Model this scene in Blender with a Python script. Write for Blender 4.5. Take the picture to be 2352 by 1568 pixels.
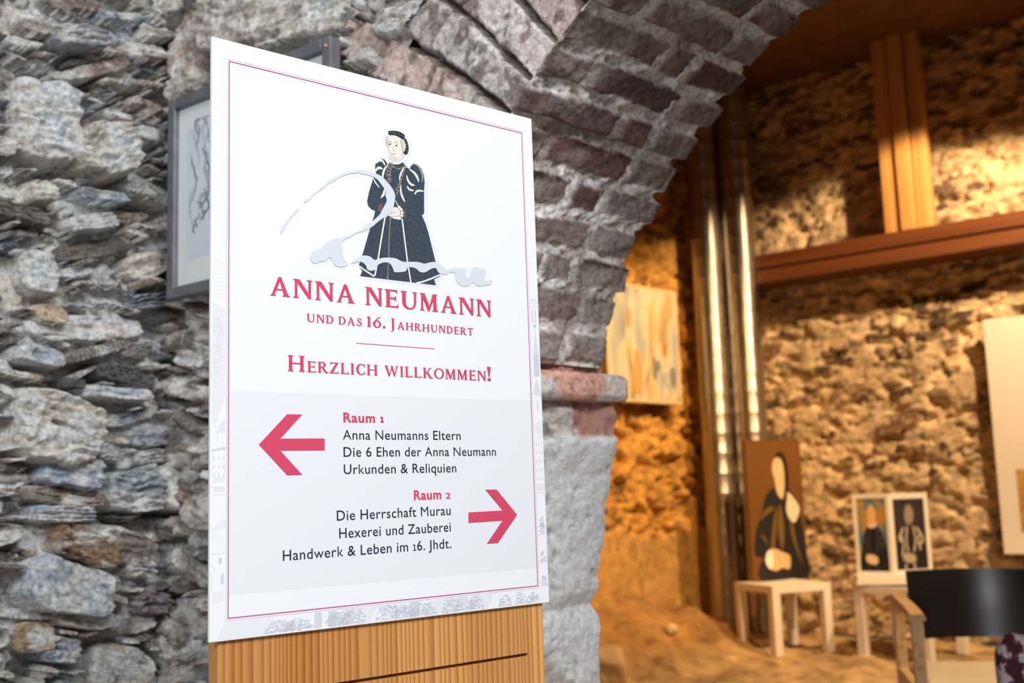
import bpy, bmesh, math, random
import numpy as np
from mathutils import Vector, Matrix
from mathutils.geometry import tessellate_polygon

for o in list(bpy.data.objects):
    bpy.data.objects.remove(o)
SC = bpy.context.scene
COL = SC.collection

# ------------------------------------------------------------------ camera, world, lights, exposure
EYE = 1.10
FPX, CX, CY = 2541.0, 1176.0, 784.0           # focal length and centre for a 2352 x 1568 frame
_U = np.array([(563 - CX) / FPX, (17560 + CY) / FPX, -1.0]); _U /= np.linalg.norm(_U)
_F = np.array([0, 0, -1.0]); _F = _F - _U * (_F @ _U); _F /= np.linalg.norm(_F)
_X = np.cross(_F, _U)
RW = np.array([_X, _F, _U])                    # camera -> world rotation
CAMP = np.array([0.0, 0.0, EYE])

cam = bpy.data.cameras.new('camera')
camo = bpy.data.objects.new('camera', cam); COL.objects.link(camo)
m4 = Matrix([list(RW[0]) + [0], list(RW[1]) + [0], list(RW[2]) + [EYE], [0, 0, 0, 1]])
camo.matrix_world = m4
cam.sensor_width = 36.0
cam.lens = FPX / 2352 * 36.0
cam.clip_start = 0.05
cam.dof.use_dof = True
cam.dof.focus_distance = 1.43
cam.dof.aperture_fstop = 5.2
SC.camera = camo

world = bpy.data.worlds.new('world'); SC.world = world
world.use_nodes = True
bg = world.node_tree.nodes['Background']
bg.inputs[0].default_value = (0.90, 0.95, 1.0, 1)
bg.inputs[1].default_value = 0.32

SC.view_settings.view_transform = 'Standard'
SC.view_settings.look = 'None'
SC.view_settings.gamma = 1.0
SC.view_settings.use_curve_mapping = False
SC.view_settings.exposure = 0.0


def aim(o, target):
    d = Vector(target) - o.location
    o.rotation_euler = d.to_track_quat('-Z', 'Y').to_euler()


def area(name, loc, target, sx, sy, power, col):
    l = bpy.data.lights.new(name, 'AREA'); l.shape = 'RECTANGLE'; l.size = sx; l.size_y = sy
    l.energy = power; l.color = col
    o = bpy.data.objects.new(name, l); COL.objects.link(o); o.location = loc; aim(o, target)
    return o


def spot(name, loc, target, power, col, ang, blend, r=0.05):
    l = bpy.data.lights.new(name, 'SPOT'); l.energy = power; l.color = col
    l.spot_size = math.radians(ang); l.spot_blend = blend; l.shadow_soft_size = r
    o = bpy.data.objects.new(name, l); COL.objects.link(o); o.location = loc; aim(o, target)
    return o


# daylight from behind the camera: a front-room window, then an added fill
area('window_and_fill_light', (2.5, -2.4, 4.5), (0.0, 2.0, 1.3), 2.0, 1.5, 282, (0.965, 0.98, 1.0))
area('window_and_fill_light', (-1.6, -3.4, 3.6), (-0.6, 2.4, 1.4), 1.6, 1.4, 140, (0.965, 0.98, 1.0))  # added fill with no known window, brightens the arch face
WARM = (1.0, 0.56, 0.21)
WARM2 = (1.0, 0.67, 0.37)
spot('spotlight', (3.3, 5.55, 3.85), (2.85, 7.7, 1.0), 700, WARM2, 90, 0.2, 0.05)
spot('spotlight', (2.0, 5.7, 3.5), (0.98, 8.2, 1.15), 300, WARM, 62, 0.6, 0.06)
spot('spotlight', (2.9, 3.4, 3.5), (1.9, 5.4, 0.0), 400, WARM2, 76, 0.6, 0.06)

# ------------------------------------------------------------------ helpers
def lin(r, g=None, b=None):
    if g is None:
        r, g, b = [int(r[i:i + 2], 16) for i in (1, 3, 5)]
    f = lambda c: (c / 255 / 12.92) if c / 255 <= 0.04045 else ((c / 255 + 0.055) / 1.055) ** 2.4
    return (f(r), f(g), f(b), 1.0)


def ray(u, v):
    return RW @ np.array([(u - CX) / FPX, -(v - CY) / FPX, -1.0])


def on_plane(u, v, p0, n):
    d = ray(u, v); t = ((np.array(p0) - CAMP) @ n) / (d @ n)
    return CAMP + d * t


def at_depth(u, v, y):
    d = ray(u, v); return CAMP + d * (y / d[1])


def on_z(u, v, z):
    d = ray(u, v); return CAMP + d * ((z - EYE) / d[2])


def az(a):
    a = math.radians(a); return np.array([math.sin(a), math.cos(a), 0.0])


ZV = np.array([0, 0, 1.0])


def link(o, parent=None):
    COL.objects.link(o)
    if parent is not None:
        o.parent = parent
    return o


def tag(o, label=None, cat=None, group=None, kind=None):
    if label: o['label'] = label
    if cat: o['category'] = cat
    if group: o['group'] = group
    if kind: o['kind'] = kind
    return o


def empty(name, loc, label, cat, group=None, rz=0.0):
    o = bpy.data.objects.new(name, None); COL.objects.link(o)
    o.location = loc; o.rotation_euler = (0, 0, rz); o.empty_display_size = 0.1
    return tag(o, label, cat, group)


def mesh_np(name, verts, quads, mat, parent=None, smooth=True, colors=None):
    me = bpy.data.meshes.new(name)
    verts = np.asarray(verts, dtype=np.float32).reshape(-1, 3); quads = np.asarray(quads, dtype=np.int32)
    k = quads.shape[1]
    me.vertices.add(len(verts)); me.vertices.foreach_set('co', verts.ravel())
    me.loops.add(quads.size); me.loops.foreach_set('vertex_index', quads.ravel())
    me.polygons.add(len(quads))
    me.polygons.foreach_set('loop_start', np.arange(0, quads.size, k, dtype=np.int32))
    me.polygons.foreach_set('loop_total', np.full(len(quads), k, dtype=np.int32))
    me.polygons.foreach_set('use_smooth', np.full(len(quads), smooth))
    me.update(calc_edges=True)
    if colors is not None:
        a = me.color_attributes.new('tint', 'FLOAT_COLOR', 'POINT')
        c = np.ones((len(verts), 4), dtype=np.float32); c[:, :3] = np.asarray(colors).reshape(-1, 3)
        a.data.foreach_set('color', c.ravel())
    me.materials.append(mat)
    me.validate()
    return link(bpy.data.objects.new(name, me), parent)


def grid_quads(ny, nx):
    i = np.arange(ny * nx).reshape(ny, nx)
    return np.stack([i[:-1, :-1], i[:-1, 1:], i[1:, 1:], i[1:, :-1]], -1).reshape(-1, 4)


def bm_obj(name, bm, mat, parent=None, smooth=False, local=None):
    bmesh.ops.recalc_face_normals(bm, faces=bm.faces)
    me = bpy.data.meshes.new(name); bm.to_mesh(me); bm.free()
    for p in me.polygons: p.use_smooth = smooth
    for m in (mat if isinstance(mat, (list, tuple)) else [mat]): me.materials.append(m)
    o = link(bpy.data.objects.new(name, me), parent)
    if smooth:
        me.set_sharp_from_angle(angle=math.radians(40))
    return o


def add_box(bm, lo, hi, M=None, bevel=0.0, seg=2):
    lo = Vector(lo); hi = Vector(hi)
    r = bmesh.ops.create_cube(bm, size=1.0)
    vs = r['verts']
    for v in vs:
        v.co = Vector(((lo[i] + hi[i]) / 2 + v.co[i] * (hi[i] - lo[i])) for i in range(3))
    if bevel > 0:
        es = list({e for v in vs for e in v.link_edges})
        rb = bmesh.ops.bevel(bm, geom=es, offset=bevel, segments=seg, affect='EDGES', profile=0.6)
        vs = list({v for f in rb['faces'] for v in f.verts} | {v for v in vs if v.is_valid})
    if M is not None:
        for v in vs: v.co = M @ v.co
    return vs


def add_tube(bm, pts, rad, seg=12, cap=True):
    pts = [Vector(p) for p in pts]
    rads = rad if isinstance(rad, (list, tuple)) else [rad] * len(pts)
    rings = []
    for i, p in enumerate(pts):
        t = (pts[min(i + 1, len(pts) - 1)] - pts[max(i - 1, 0)]).normalized()
        a = t.orthogonal().normalized() if i == 0 else (prev - t * prev.dot(t)).normalized()
        prev = a; b = t.cross(a)
        rings.append([bm.verts.new(p + (a * math.cos(2 * math.pi * k / seg) + b * math.sin(2 * math.pi * k / seg)) * rads[i]) for k in range(seg)])
    for r0, r1 in zip(rings, rings[1:]):
        for k in range(seg):
            bm.faces.new((r0[k], r0[(k + 1) % seg], r1[(k + 1) % seg], r1[k]))
    if cap:
        bm.faces.new(rings[0][::-1]); bm.faces.new(rings[-1])


# ---- numpy noise
def _lat(seed):
    return np.random.RandomState(seed).rand(256, 256)


_LC = {}


def vn(x, y, seed=0):
    L = _LC.setdefault(seed, _lat(seed))
    xi = np.floor(x).astype(int); yi = np.floor(y).astype(int)
    fx = x - xi; fy = y - yi
    fx = fx * fx * (3 - 2 * fx); fy = fy * fy * (3 - 2 * fy)
    a = L[yi % 256, xi % 256]; b = L[yi % 256, (xi + 1) % 256]
    c = L[(yi + 1) % 256, xi % 256]; d = L[(yi + 1) % 256, (xi + 1) % 256]
    return (a * (1 - fx) + b * fx) * (1 - fy) + (c * (1 - fx) + d * fx) * fy - 0.5


def fbm(x, y, seed=0, oct=4, g=0.5):
    s = 0; a = 1.0; f = 1.0
    for k in range(oct):
        s = s + a * vn(x * f + 17.3 * k, y * f + 9.1 * k, seed + k); a *= g; f *= 2.03
    return s


# ------------------------------------------------------------------ materials
def mat(name, col=(0.5, 0.5, 0.5, 1), rough=0.6, metal=0.0, spec=0.5):
    m = bpy.data.materials.new(name); m.use_nodes = True
    b = m.node_tree.nodes['Principled BSDF']
    b.inputs['Base Color'].default_value = col
    b.inputs['Roughness'].default_value = rough
    b.inputs['Metallic'].default_value = metal
    b.inputs['Specular IOR Level'].default_value = spec
    return m


def nd(m, t, **kw):
    n = m.node_tree.nodes.new(t)
    for k, v in kw.items():
        if k in n.inputs.keys(): n.inputs[k].default_value = v
        else: setattr(n, k, v)
    return n


def lk(m, a, b): m.node_tree.links.new(a, b)


def ramp(m, stops):
    n = nd(m, 'ShaderNodeValToRGB'); e = n.color_ramp.elements
    while len(e) < len(stops): e.new(0.5)
    for k, (p, c) in enumerate(stops):
        e[k].position = p; e[k].color = c
    return n


def noisy(name, c0, c1, scale=8.0, rough=0.6, bump=0.0, bscale=None, stretch=(1, 1, 1), detail=4.0, metal=0.0, lo=0.35, hi=0.65, spec=0.4):
    m = mat(name, c0, rough, metal, spec); b = m.node_tree.nodes['Principled BSDF']
    tc = nd(m, 'ShaderNodeTexCoord'); mp = nd(m, 'ShaderNodeMapping'); mp.inputs['Scale'].default_value = stretch
    lk(m, tc.outputs['Object'], mp.inputs['Vector'])
    n = nd(m, 'ShaderNodeTexNoise', Scale=scale, Detail=detail); lk(m, mp.outputs[0], n.inputs['Vector'])
    r = ramp(m, [(lo, c0), (hi, c1)]); lk(m, n.outputs['Fac'], r.inputs['Fac']); lk(m, r.outputs[0], b.inputs['Base Color'])
    if bump:
        n2 = nd(m, 'ShaderNodeTexNoise', Scale=bscale or scale * 3, Detail=5.0); lk(m, mp.outputs[0], n2.inputs['Vector'])
        bp = nd(m, 'ShaderNodeBump', Strength=bump, Distance=0.01); lk(m, n2.outputs['Fac'], bp.inputs['Height']); lk(m, bp.outputs[0], b.inputs['Normal'])
    return m


def stone_mat(name, gscale=60.0, contrast=0.5, bump=0.5, dist=0.006, rough=0.92, spec=0.15):
    """albedo from the stones' own tint, broken up by mineral speckle and small pits"""
    m = mat(name, (0.5, 0.5, 0.5, 1), rough, 0, spec); b = m.node_tree.nodes['Principled BSDF']
    at = nd(m, 'ShaderNodeAttribute', attribute_name='tint')
    tc = nd(m, 'ShaderNodeTexCoord')
    n = nd(m, 'ShaderNodeTexNoise', Scale=gscale, Detail=6.0, Roughness=0.62); lk(m, tc.outputs['Object'], n.inputs['Vector'])
    r = ramp(m, [(0.28, (1 - contrast,) * 3 + (1,)), (0.5, (1, 1, 1, 1)), (0.72, (1 + contrast * 0.55,) * 3 + (1,))])
    lk(m, n.outputs['Fac'], r.inputs['Fac'])
    mx = nd(m, 'ShaderNodeMix', data_type='RGBA', blend_type='MULTIPLY'); mx.inputs['Factor'].default_value = 1.0
    lk(m, at.outputs['Color'], mx.inputs['A']); lk(m, r.outputs[0], mx.inputs['B'])
    lk(m, mx.outputs['Result'], b.inputs['Base Color'])
    n2 = nd(m, 'ShaderNodeTexNoise', Scale=gscale * 2.2, Detail=6.0, Roughness=0.65); lk(m, tc.outputs['Object'], n2.inputs['Vector'])
    bp = nd(m, 'ShaderNodeBump', Strength=bump, Distance=dist); lk(m, n2.outputs['Fac'], bp.inputs['Height']); lk(m, bp.outputs[0], b.inputs['Normal'])
    return m


M_RUBBLE = stone_mat('rubble_stone', 75, 0.62, 1.0, 0.010)
M_BRICK = stone_mat('old_brick', 85, 0.6, 0.8, 0.006)
M_PLASTER = stone_mat('lime_plaster', 70, 0.28, 0.9, 0.006)
M_INNER = stone_mat('inner_stone', 14, 0.45, 0.8, 0.02)
M_FLOOR = stone_mat('earth_floor', 10, 0.4, 0.6, 0.02)
M_SLAB = noisy('wall_core', lin('#8c857c'), lin('#a29a90'), 12, 0.95)

# ------------------------------------------------------------------ setting: stone height fields
def stone_field(W, H, res, spec, seed, base=-0.040, base_amp=0.070, gain=1.0, sizes=None, palette=None, mortar=(0.5, 0.48, 0.45), strata=0.006, aspect=(1.6, 3.2), tilt=6.0, ang0=0.0, prot=1.0):
    """a rubble wall as heights and tints on a W x H grid; spec lists stones (x, z, halfw, halfh, angle, height, colour, power)"""
    rs = np.random.RandomState(seed)
    nx = int(W / res) + 1; ny = int(H / res) + 1
    xs = np.linspace(0, W, nx); zs = np.linspace(0, H, ny)
    X, Z = np.meshgrid(xs, zs)
    h = base + base_amp * np.clip(fbm(X * 9, Z * 13, seed + 50, 4) * 1.6 + 0.15, -0.6, 0.42) + 0.006 * fbm(X * 45, Z * 45, seed + 60, 3)
    mt = np.clip(1 + 0.6 * fbm(X * 14, Z * 14, seed + 70, 4), 0.5, 1.5)
    col = np.array(mortar)[None, None, :] * mt[..., None]
    # the lower the pointing has crumbled the less pale lime is left on it
    occ_r = 0.008
    onx = int(W / occ_r) + 1; ony = int(H / occ_r) + 1
    occ = np.zeros((ony, onx), bool)

    def put(x, z, a, b, ang, hh, c, p, force):
        nonlocal h, col
        R = max(a, b) * 1.25
        ca, sa = math.cos(ang), math.sin(ang)
        ox0, ox1 = max(int((x - R) / occ_r), 0), min(int((x + R) / occ_r) + 1, onx)
        oz0, oz1 = max(int((z - R) / occ_r), 0), min(int((z + R) / occ_r) + 1, ony)
        if ox1 <= ox0 or oz1 <= oz0: return False
        OX, OZ = np.meshgrid(np.arange(ox0, ox1) * occ_r - x, np.arange(oz0, oz1) * occ_r - z)
        u = (OX * ca + OZ * sa) / a; v = (-OX * sa + OZ * ca) / b
        msk = np.abs(u) ** p + np.abs(v) ** p < 1.0
        if not force:
            n = msk.sum()
            if n == 0 or (occ[oz0:oz1, ox0:ox1] & msk).sum() > 0.10 * n: return False
        occ[oz0:oz1, ox0:ox1] |= msk
        x0, x1 = max(int((x - R) / res), 0), min(int((x + R) / res) + 2, nx)
        z0, z1 = max(int((z - R) / res), 0), min(int((z + R) / res) + 2, ny)
        if x1 <= x0 or z1 <= z0: return True
        GX, GZ = np.meshgrid(xs[x0:x1], zs[z0:z1])
        dx = GX - x; dz = GZ - z
        sd = rs.randint(1000)
        fr = 0.9 / max(a, b) + 6
        wob = fbm(GX * fr + sd, GZ * fr + sd * 0.7, seed + 3, 4)
        wob2 = fbm(GX * fr - sd, GZ * fr + sd, seed + 5, 4)
        u = (dx * ca + dz * sa) / a + 0.20 * wob; v = (-dx * sa + dz * ca) / b + 0.24 * wob2
        r = (np.abs(u) ** p + np.abs(v) ** p) ** (1 / p)
        g1, g2 = rs.uniform(-0.25, 0.25), rs.uniform(-0.35, 0.55)
        sfreq = rs.uniform(1.6, 3.6)
        lay = v * sfreq + 1.2 * wob + g1 * u
        st = (lay - np.floor(lay)); st = np.where(st < 0.75, st / 0.75, (1 - st) / 0.25)
        lu = dx * ca + dz * sa; lv = -dx * sa + dz * ca
        rid = np.abs(fbm(lu * 7 + sd, lv * 46 + 2.2 * vn(lu * 9, lv * 9, seed + 77) - sd, seed + 21, 3)) + 0.6 * np.abs(fbm(lu * 19 + sd, lv * 26, seed + 25, 3))
        sr = strata * (0.3 + 1.6 * rs.rand() ** 2)
        top = hh * prot + 0.014 * g1 * u - (0.006 + 0.016 * abs(g2)) * v + sr * (st - 0.5) - 0.026 * rid * min(1.0, a / 0.05) + 0.006 * fbm(GX * 30 + sd, GZ * 46, seed + 9, 4)
        edge = np.clip((1.0 - r) / 0.14, 0, 1)
        prof = top - (0.060 + hh * 0.5) * (1 - edge) ** 2.8
        sub_h = h[z0:z1, x0:x1]; sub_c = col[z0:z1, x0:x1]
        w = (r < 1.05) & (prof > sub_h)
        sub_h[w] = prof[w]
        tone = 1 + 0.65 * fbm(lu * 13 + sd, lv * 48 + sd, seed + 11, 5) + 0.16 * (st - 0.5)
        lime = np.clip(3.2 * (fbm(GX * 14 - sd, GZ * 18, seed + 13, 5) - 0.06), 0, 0.8)
        cc = np.array(c)[None, None, :] * tone[..., None]
        cc = cc * (1 - lime[..., None]) + np.array(mortar) * 1.05 * lime[..., None]
        sub_c[w] = cc[w]
        return True

    for s in spec: put(*s, True)
    for (a0, a1, tries) in sizes:
        for _ in range(tries):
            a = rs.uniform(a0, a1); b = a / rs.uniform(*aspect)
            c = palette[rs.randint(len(palette))]
            put(rs.uniform(-0.02, W + 0.02), rs.uniform(-0.02, H + 0.02), a, b, ang0 + math.radians(rs.normal(0, tilt)), rs.uniform(0.006, 0.036), c, rs.uniform(2.2, 4.5), False)
    # small gaps between stones carry darker, dirtier pointing
    return X, Z, h, np.clip(col * gain, 0.015, 0.88)


def place_field(name, X, Z, h, col, O, d, n, mat_, keep=None, side=0.0):
    P = (np.array(O)[None, None] + X[..., None] * d + Z[..., None] * ZV + h[..., None] * n)
    q = grid_quads(*X.shape)
    if keep is not None:
        q = q[keep.ravel()[q].all(1)]
    o = mesh_np(name, P, q, mat_, None, True, col)
    return tag(o, kind='structure')


G = lambda s: lin(s)[:3]
PAL = [G('#a29c95'), G('#8d8b87'), G('#767472'), G('#5a5959'), G('#6c7075'), G('#878a8e'), G('#86796e'), G('#b2ada6'), G('#989590'), G('#bfbab3'), G('#67635f'), G('#787370')]

# wall A holds the arch; wall C comes towards the camera on the left
CORN = np.array([-0.83, 2.62, 0.0])
DA = az(128.0)                       # along the arch wall, towards the right
NA = np.cross(DA, ZV); NA = NA if NA[1] < 0 else -NA
BAR = az(45.5)                       # through the arch
DC = -az(41.0)                       # along the left wall, towards the camera
NC = np.cross(DC, ZV); NC = NC if NC[0] > 0 else -NC


def wall_uv(u, v, O, d, n):
    p = on_plane(u, v, O, n); return (p - O) @ d, p[2]


# ---- left wall, with the larger stones where the photo shows them
CW, CH, CRES = 0.95, 2.35, 0.0026
def SC_(u0, v0, u1, v1, c, hh=0.03, ang=0.0, p=3.5):
    x0, za = wall_uv(u0, v0, CORN, DC, NC); x1, zb = wall_uv(u1, v1, CORN, DC, NC)
    return ((x0 + x1) / 2, (za + zb) / 2 - 0.0, abs(x1 - x0) / 2 * 1.04, abs(zb - za) / 2 * 1.04, math.radians(-ang), hh, G(c), p)

specC = [
    SC_(-40, 158, 108, 385, '#b5afa8', 0.050, 0, 4.5), SC_(95, 262, 258, 425, '#a09a90', 0.060, 12, 2.4),
    SC_(45, 30, 190, 130, '#7f8286', 0.045, 14, 3.0), SC_(-30, 20, 52, 85, '#8a857e', 0.040, 0, 2.6),
    SC_(160, 0, 280, 62, '#6b737c', 0.030, 14, 3.5), SC_(225, 75, 340, 150, '#8e8983', 0.03, 10, 3),
    SC_(118, 422, 224, 472, '#8b919b', 0.042, 2, 6), SC_(225, 405, 345, 470, '#b8b1a8', 0.03, -10, 3),
    SC_(335, 175, 392, 235, '#9a948d', 0.045, 10, 2.5), SC_(330, 430, 392, 560, '#8e887f', 0.055, 0, 2.6),
    SC_(340, 350, 392, 430, '#8d8a80', 0.05, 0, 2.6), SC_(350, 565, 392, 640, '#a8a096', 0.05, 0, 2.6),
    SC_(85, 475, 215, 540, '#bdb5ab', 0.035, 15, 3.2), SC_(60, 530, 250, 600, '#67625d', 0.02, 17, 4),
    SC_(0, 405, 60, 470, '#a9a298', 0.04, 10, 3), SC_(-20, 560, 70, 680, '#b9b2a9', 0.03, 5, 3),
    SC_(20, 690, 90, 745, '#ad9a84', 0.03, -10, 2.8), SC_(-30, 790, 85, 842, '#9ca1a8', 0.036, -5, 4),
    SC_(130, 884, 285, 922, '#a3abb5', 0.045, -2, 5), SC_(-40, 890, 165, 1062, '#ada59c', 0.055, -14, 3.6),
    SC_(20, 1040, 172, 1122, '#868d99', 0.045, -12, 4), SC_(0, 1122, 178, 1162, '#857d74', 0.03, -6, 5),
    SC_(185, 1082, 312, 1172, '#8f9597', 0.045, -3, 4.5), SC_(312, 1072, 488, 1178, '#9b9a93', 0.050, -2, 6),
    SC_(340, 790, 490, 850, '#95897c', 0.04, -6, 3.5), SC_(335, 845, 490, 920, '#9a8671', 0.045, 5, 3.6),
    SC_(340, 925, 450, 985, '#9b9389', 0.035, 8, 3), SC_(440, 938, 500, 985, '#b6aea4', 0.045, 0, 3.5),
    SC_(370, 1010, 470, 1042, '#aaa399', 0.04, 0, 5), SC_(10, 1165, 150, 1200, '#7c8592', 0.04, -4, 5),
    SC_(45, 1215, 215, 1290, '#7f6a58', 0.04, -20, 3.4), SC_(165, 1220, 300, 1300, '#7b746e', 0.035, -16, 3.4),
    SC_(-20, 1300, 192, 1400, '#a3a8b0', 0.055, -17, 3.6), SC_(60, 1390, 200, 1440, '#8e8983', 0.03, -14, 3.4),
    SC_(330, 1200, 490, 1310, '#9ba09f', 0.055, 14, 3.0), SC_(330, 1360, 490, 1480, '#a39b90', 0.05, 24, 3.0),
    SC_(250, 1360, 325, 1412, '#6e686c', 0.04, -8, 3), SC_(225, 1280, 290, 1330, '#b5afa7', 0.04, -5, 2.6),
    SC_(350, 1318, 460, 1358, '#a59e96', 0.04, 4, 3.6), SC_(-30, 1440, 60, 1500, '#93806c', 0.03, -10, 3.4),
    SC_(30, 1470, 120, 1520, '#8f97a2', 0.03, -18, 3.4), SC_(320, 1450, 370, 1530, '#b1aba2', 0.045, 0, 3),
    SC_(140, 1500, 300, 1600, '#b3aba2', 0.03, -20, 3), SC_(385, 60, 480, 120, '#938a84', 0.05, -12, 3),
    SC_(0, 700, 300, 790, '#bab3ab', 0.012, 4, 3), SC_(230, 560, 340, 640, '#a59d94', 0.02, 20, 3.4),
    SC_(170, 150, 330, 215, '#a49c92', 0.03, 10, 3.4), SC_(370, 690, 490, 780, '#90897f', 0.055, -20, 2.8),
]
Xc, Zc, hc, cc = stone_field(CW, CH, CRES, specC, 11, sizes=[(0.06, 0.12, 400), (0.035, 0.06, 1000), (0.018, 0.035, 1600), (0.010, 0.018, 1200)], palette=PAL, mortar=G('#c3bdb5'), strata=0.012, tilt=11, gain=2.05, prot=1.35, aspect=(1.8, 5.5))
place_field('wall_left', Xc - 0.05, Zc, hc, cc, CORN, DC, NC, M_RUBBLE)

# ---- arch wall: front rubble between the corner and the brick ring
SPR = 1.37                                  # springing height
T0 = 0.862                                  # where the opening starts along the wall
ARC_C = np.array([0.916, SPR - 0.185]); ARC_R = 0.935
ang_start = math.atan2(SPR - ARC_C[1], 0 - ARC_C[0])        # about 168.6 degrees
ang_end = math.pi - ang_start
FRONT0 = CORN + DA * T0
DEPTH = 0.50


def on_front(s, z, out=0.0):
    return FRONT0 + DA * s + ZV * z + NA * out


AW, AH, ARES = 1.25, 2.45, 0.0042
def SA_(u0, v0, u1, v1, c, hh=0.03, ang=0.0, p=3.0):
    x0, za = wall_uv(u0, v0, CORN, DA, NA); x1, zb = wall_uv(u1, v1, CORN, DA, NA)
    return ((x0 + x1) / 2, (za + zb) / 2, abs(x1 - x0) / 2, abs(zb - za) / 2, math.radians(-ang), hh, G(c), p)
specA = [SA_(400, 60, 500, 170, '#9b8b80', 0.035, -20), SA_(400, 150, 480, 215, '#b4ada4', 0.04, -10), SA_(470, 0, 620, 100, '#a9a29a', 0.045, 10),
         SA_(600, 10, 720, 95, '#b6afa6', 0.04, 4), SA_(690, 0, 800, 70, '#bdb7ae', 0.03, 4), SA_(330, 0, 450, 60, '#5c5955', 0.02, 0)]
Xa, Za, ha, ca = stone_field(AW, AH, ARES, specA, 23, sizes=[(0.06, 0.10, 160), (0.03, 0.06, 700), (0.014, 0.03, 1400)], palette=PAL, mortar=G('#c4beb7'), tilt=14, gain=1.8)
sA = Xa - T0
inside = ((sA > -0.10) & (Za < SPR)) | ((np.hypot(sA - ARC_C[0], Za - ARC_C[1]) < ARC_R + 0.33) & (Za >= SPR - 0.1))
place_field('wall_back', Xa, Za, ha, ca, CORN, DA, NA, M_RUBBLE, ~inside)

# core slab of the arch wall with the door opening (also closes the rear room)
def slab():
    bm = bmesh.new()
    s0, s1, zt = -4.1, 2.6, 4.3
    off = 0.11
    hole = [(0 - off, 0.0), (0 - off, SPR - 0.02)]
    for k in range(25):
        a = ang_start + (ang_end - ang_start) * k / 24
        hole.append((ARC_C[0] + (ARC_R + off) * math.cos(a), ARC_C[1] + (ARC_R + off) * math.sin(a)))
    hole += [(2 * ARC_C[0] + off, SPR), (2 * ARC_C[0] + off, 0.0)]
    outer = [(s0, 0), *hole, (s1, 0), (s1, zt), (s0, zt)]
    tri = tessellate_polygon([[Vector((a, b, 0)) for a, b in outer]])
    fr = [bm.verts.new(Vector(on_front(a, b, -0.075))) for a, b in outer]
    bk = [bm.verts.new(Vector(on_front(a, b, 0.0) + BAR * (DEPTH - 0.03))) for a, b in outer]
    for t in tri:
        bm.faces.new([fr[i] for i in t]); bm.faces.new([bk[i] for i in t[::-1]])
    n = len(outer)
    for i in range(n):
        j = (i + 1) % n
        bm.faces.new((fr[i], fr[j], bk[j], bk[i]))
    o = bm_obj('wall_core', bm, M_SLAB); o.name = 'wall_middle'
    return tag(o, kind='structure')
slab()

# ---- brick arch and plastered jamb, swept along the opening: front face, soffit, rear return
def jamb_shift(z):
    # the rear arris wanders as the old jamb does
    pts = [(0.0, -0.075), (0.55, -0.062), (0.66, -0.056), (0.74, -0.050), (0.80, -0.042), (0.835, -0.048), (0.86, -0.064), (0.89, -0.040), (0.96, -0.034), (1.05, -0.020), (1.14, -0.006), (1.19, 0.018), (1.205, 0.024), (1.25, 0.022), (1.30, 0.022), (1.37, 0.0)]
    return np.interp(z, [p[0] for p in pts], [p[1] for p in pts])


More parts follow.
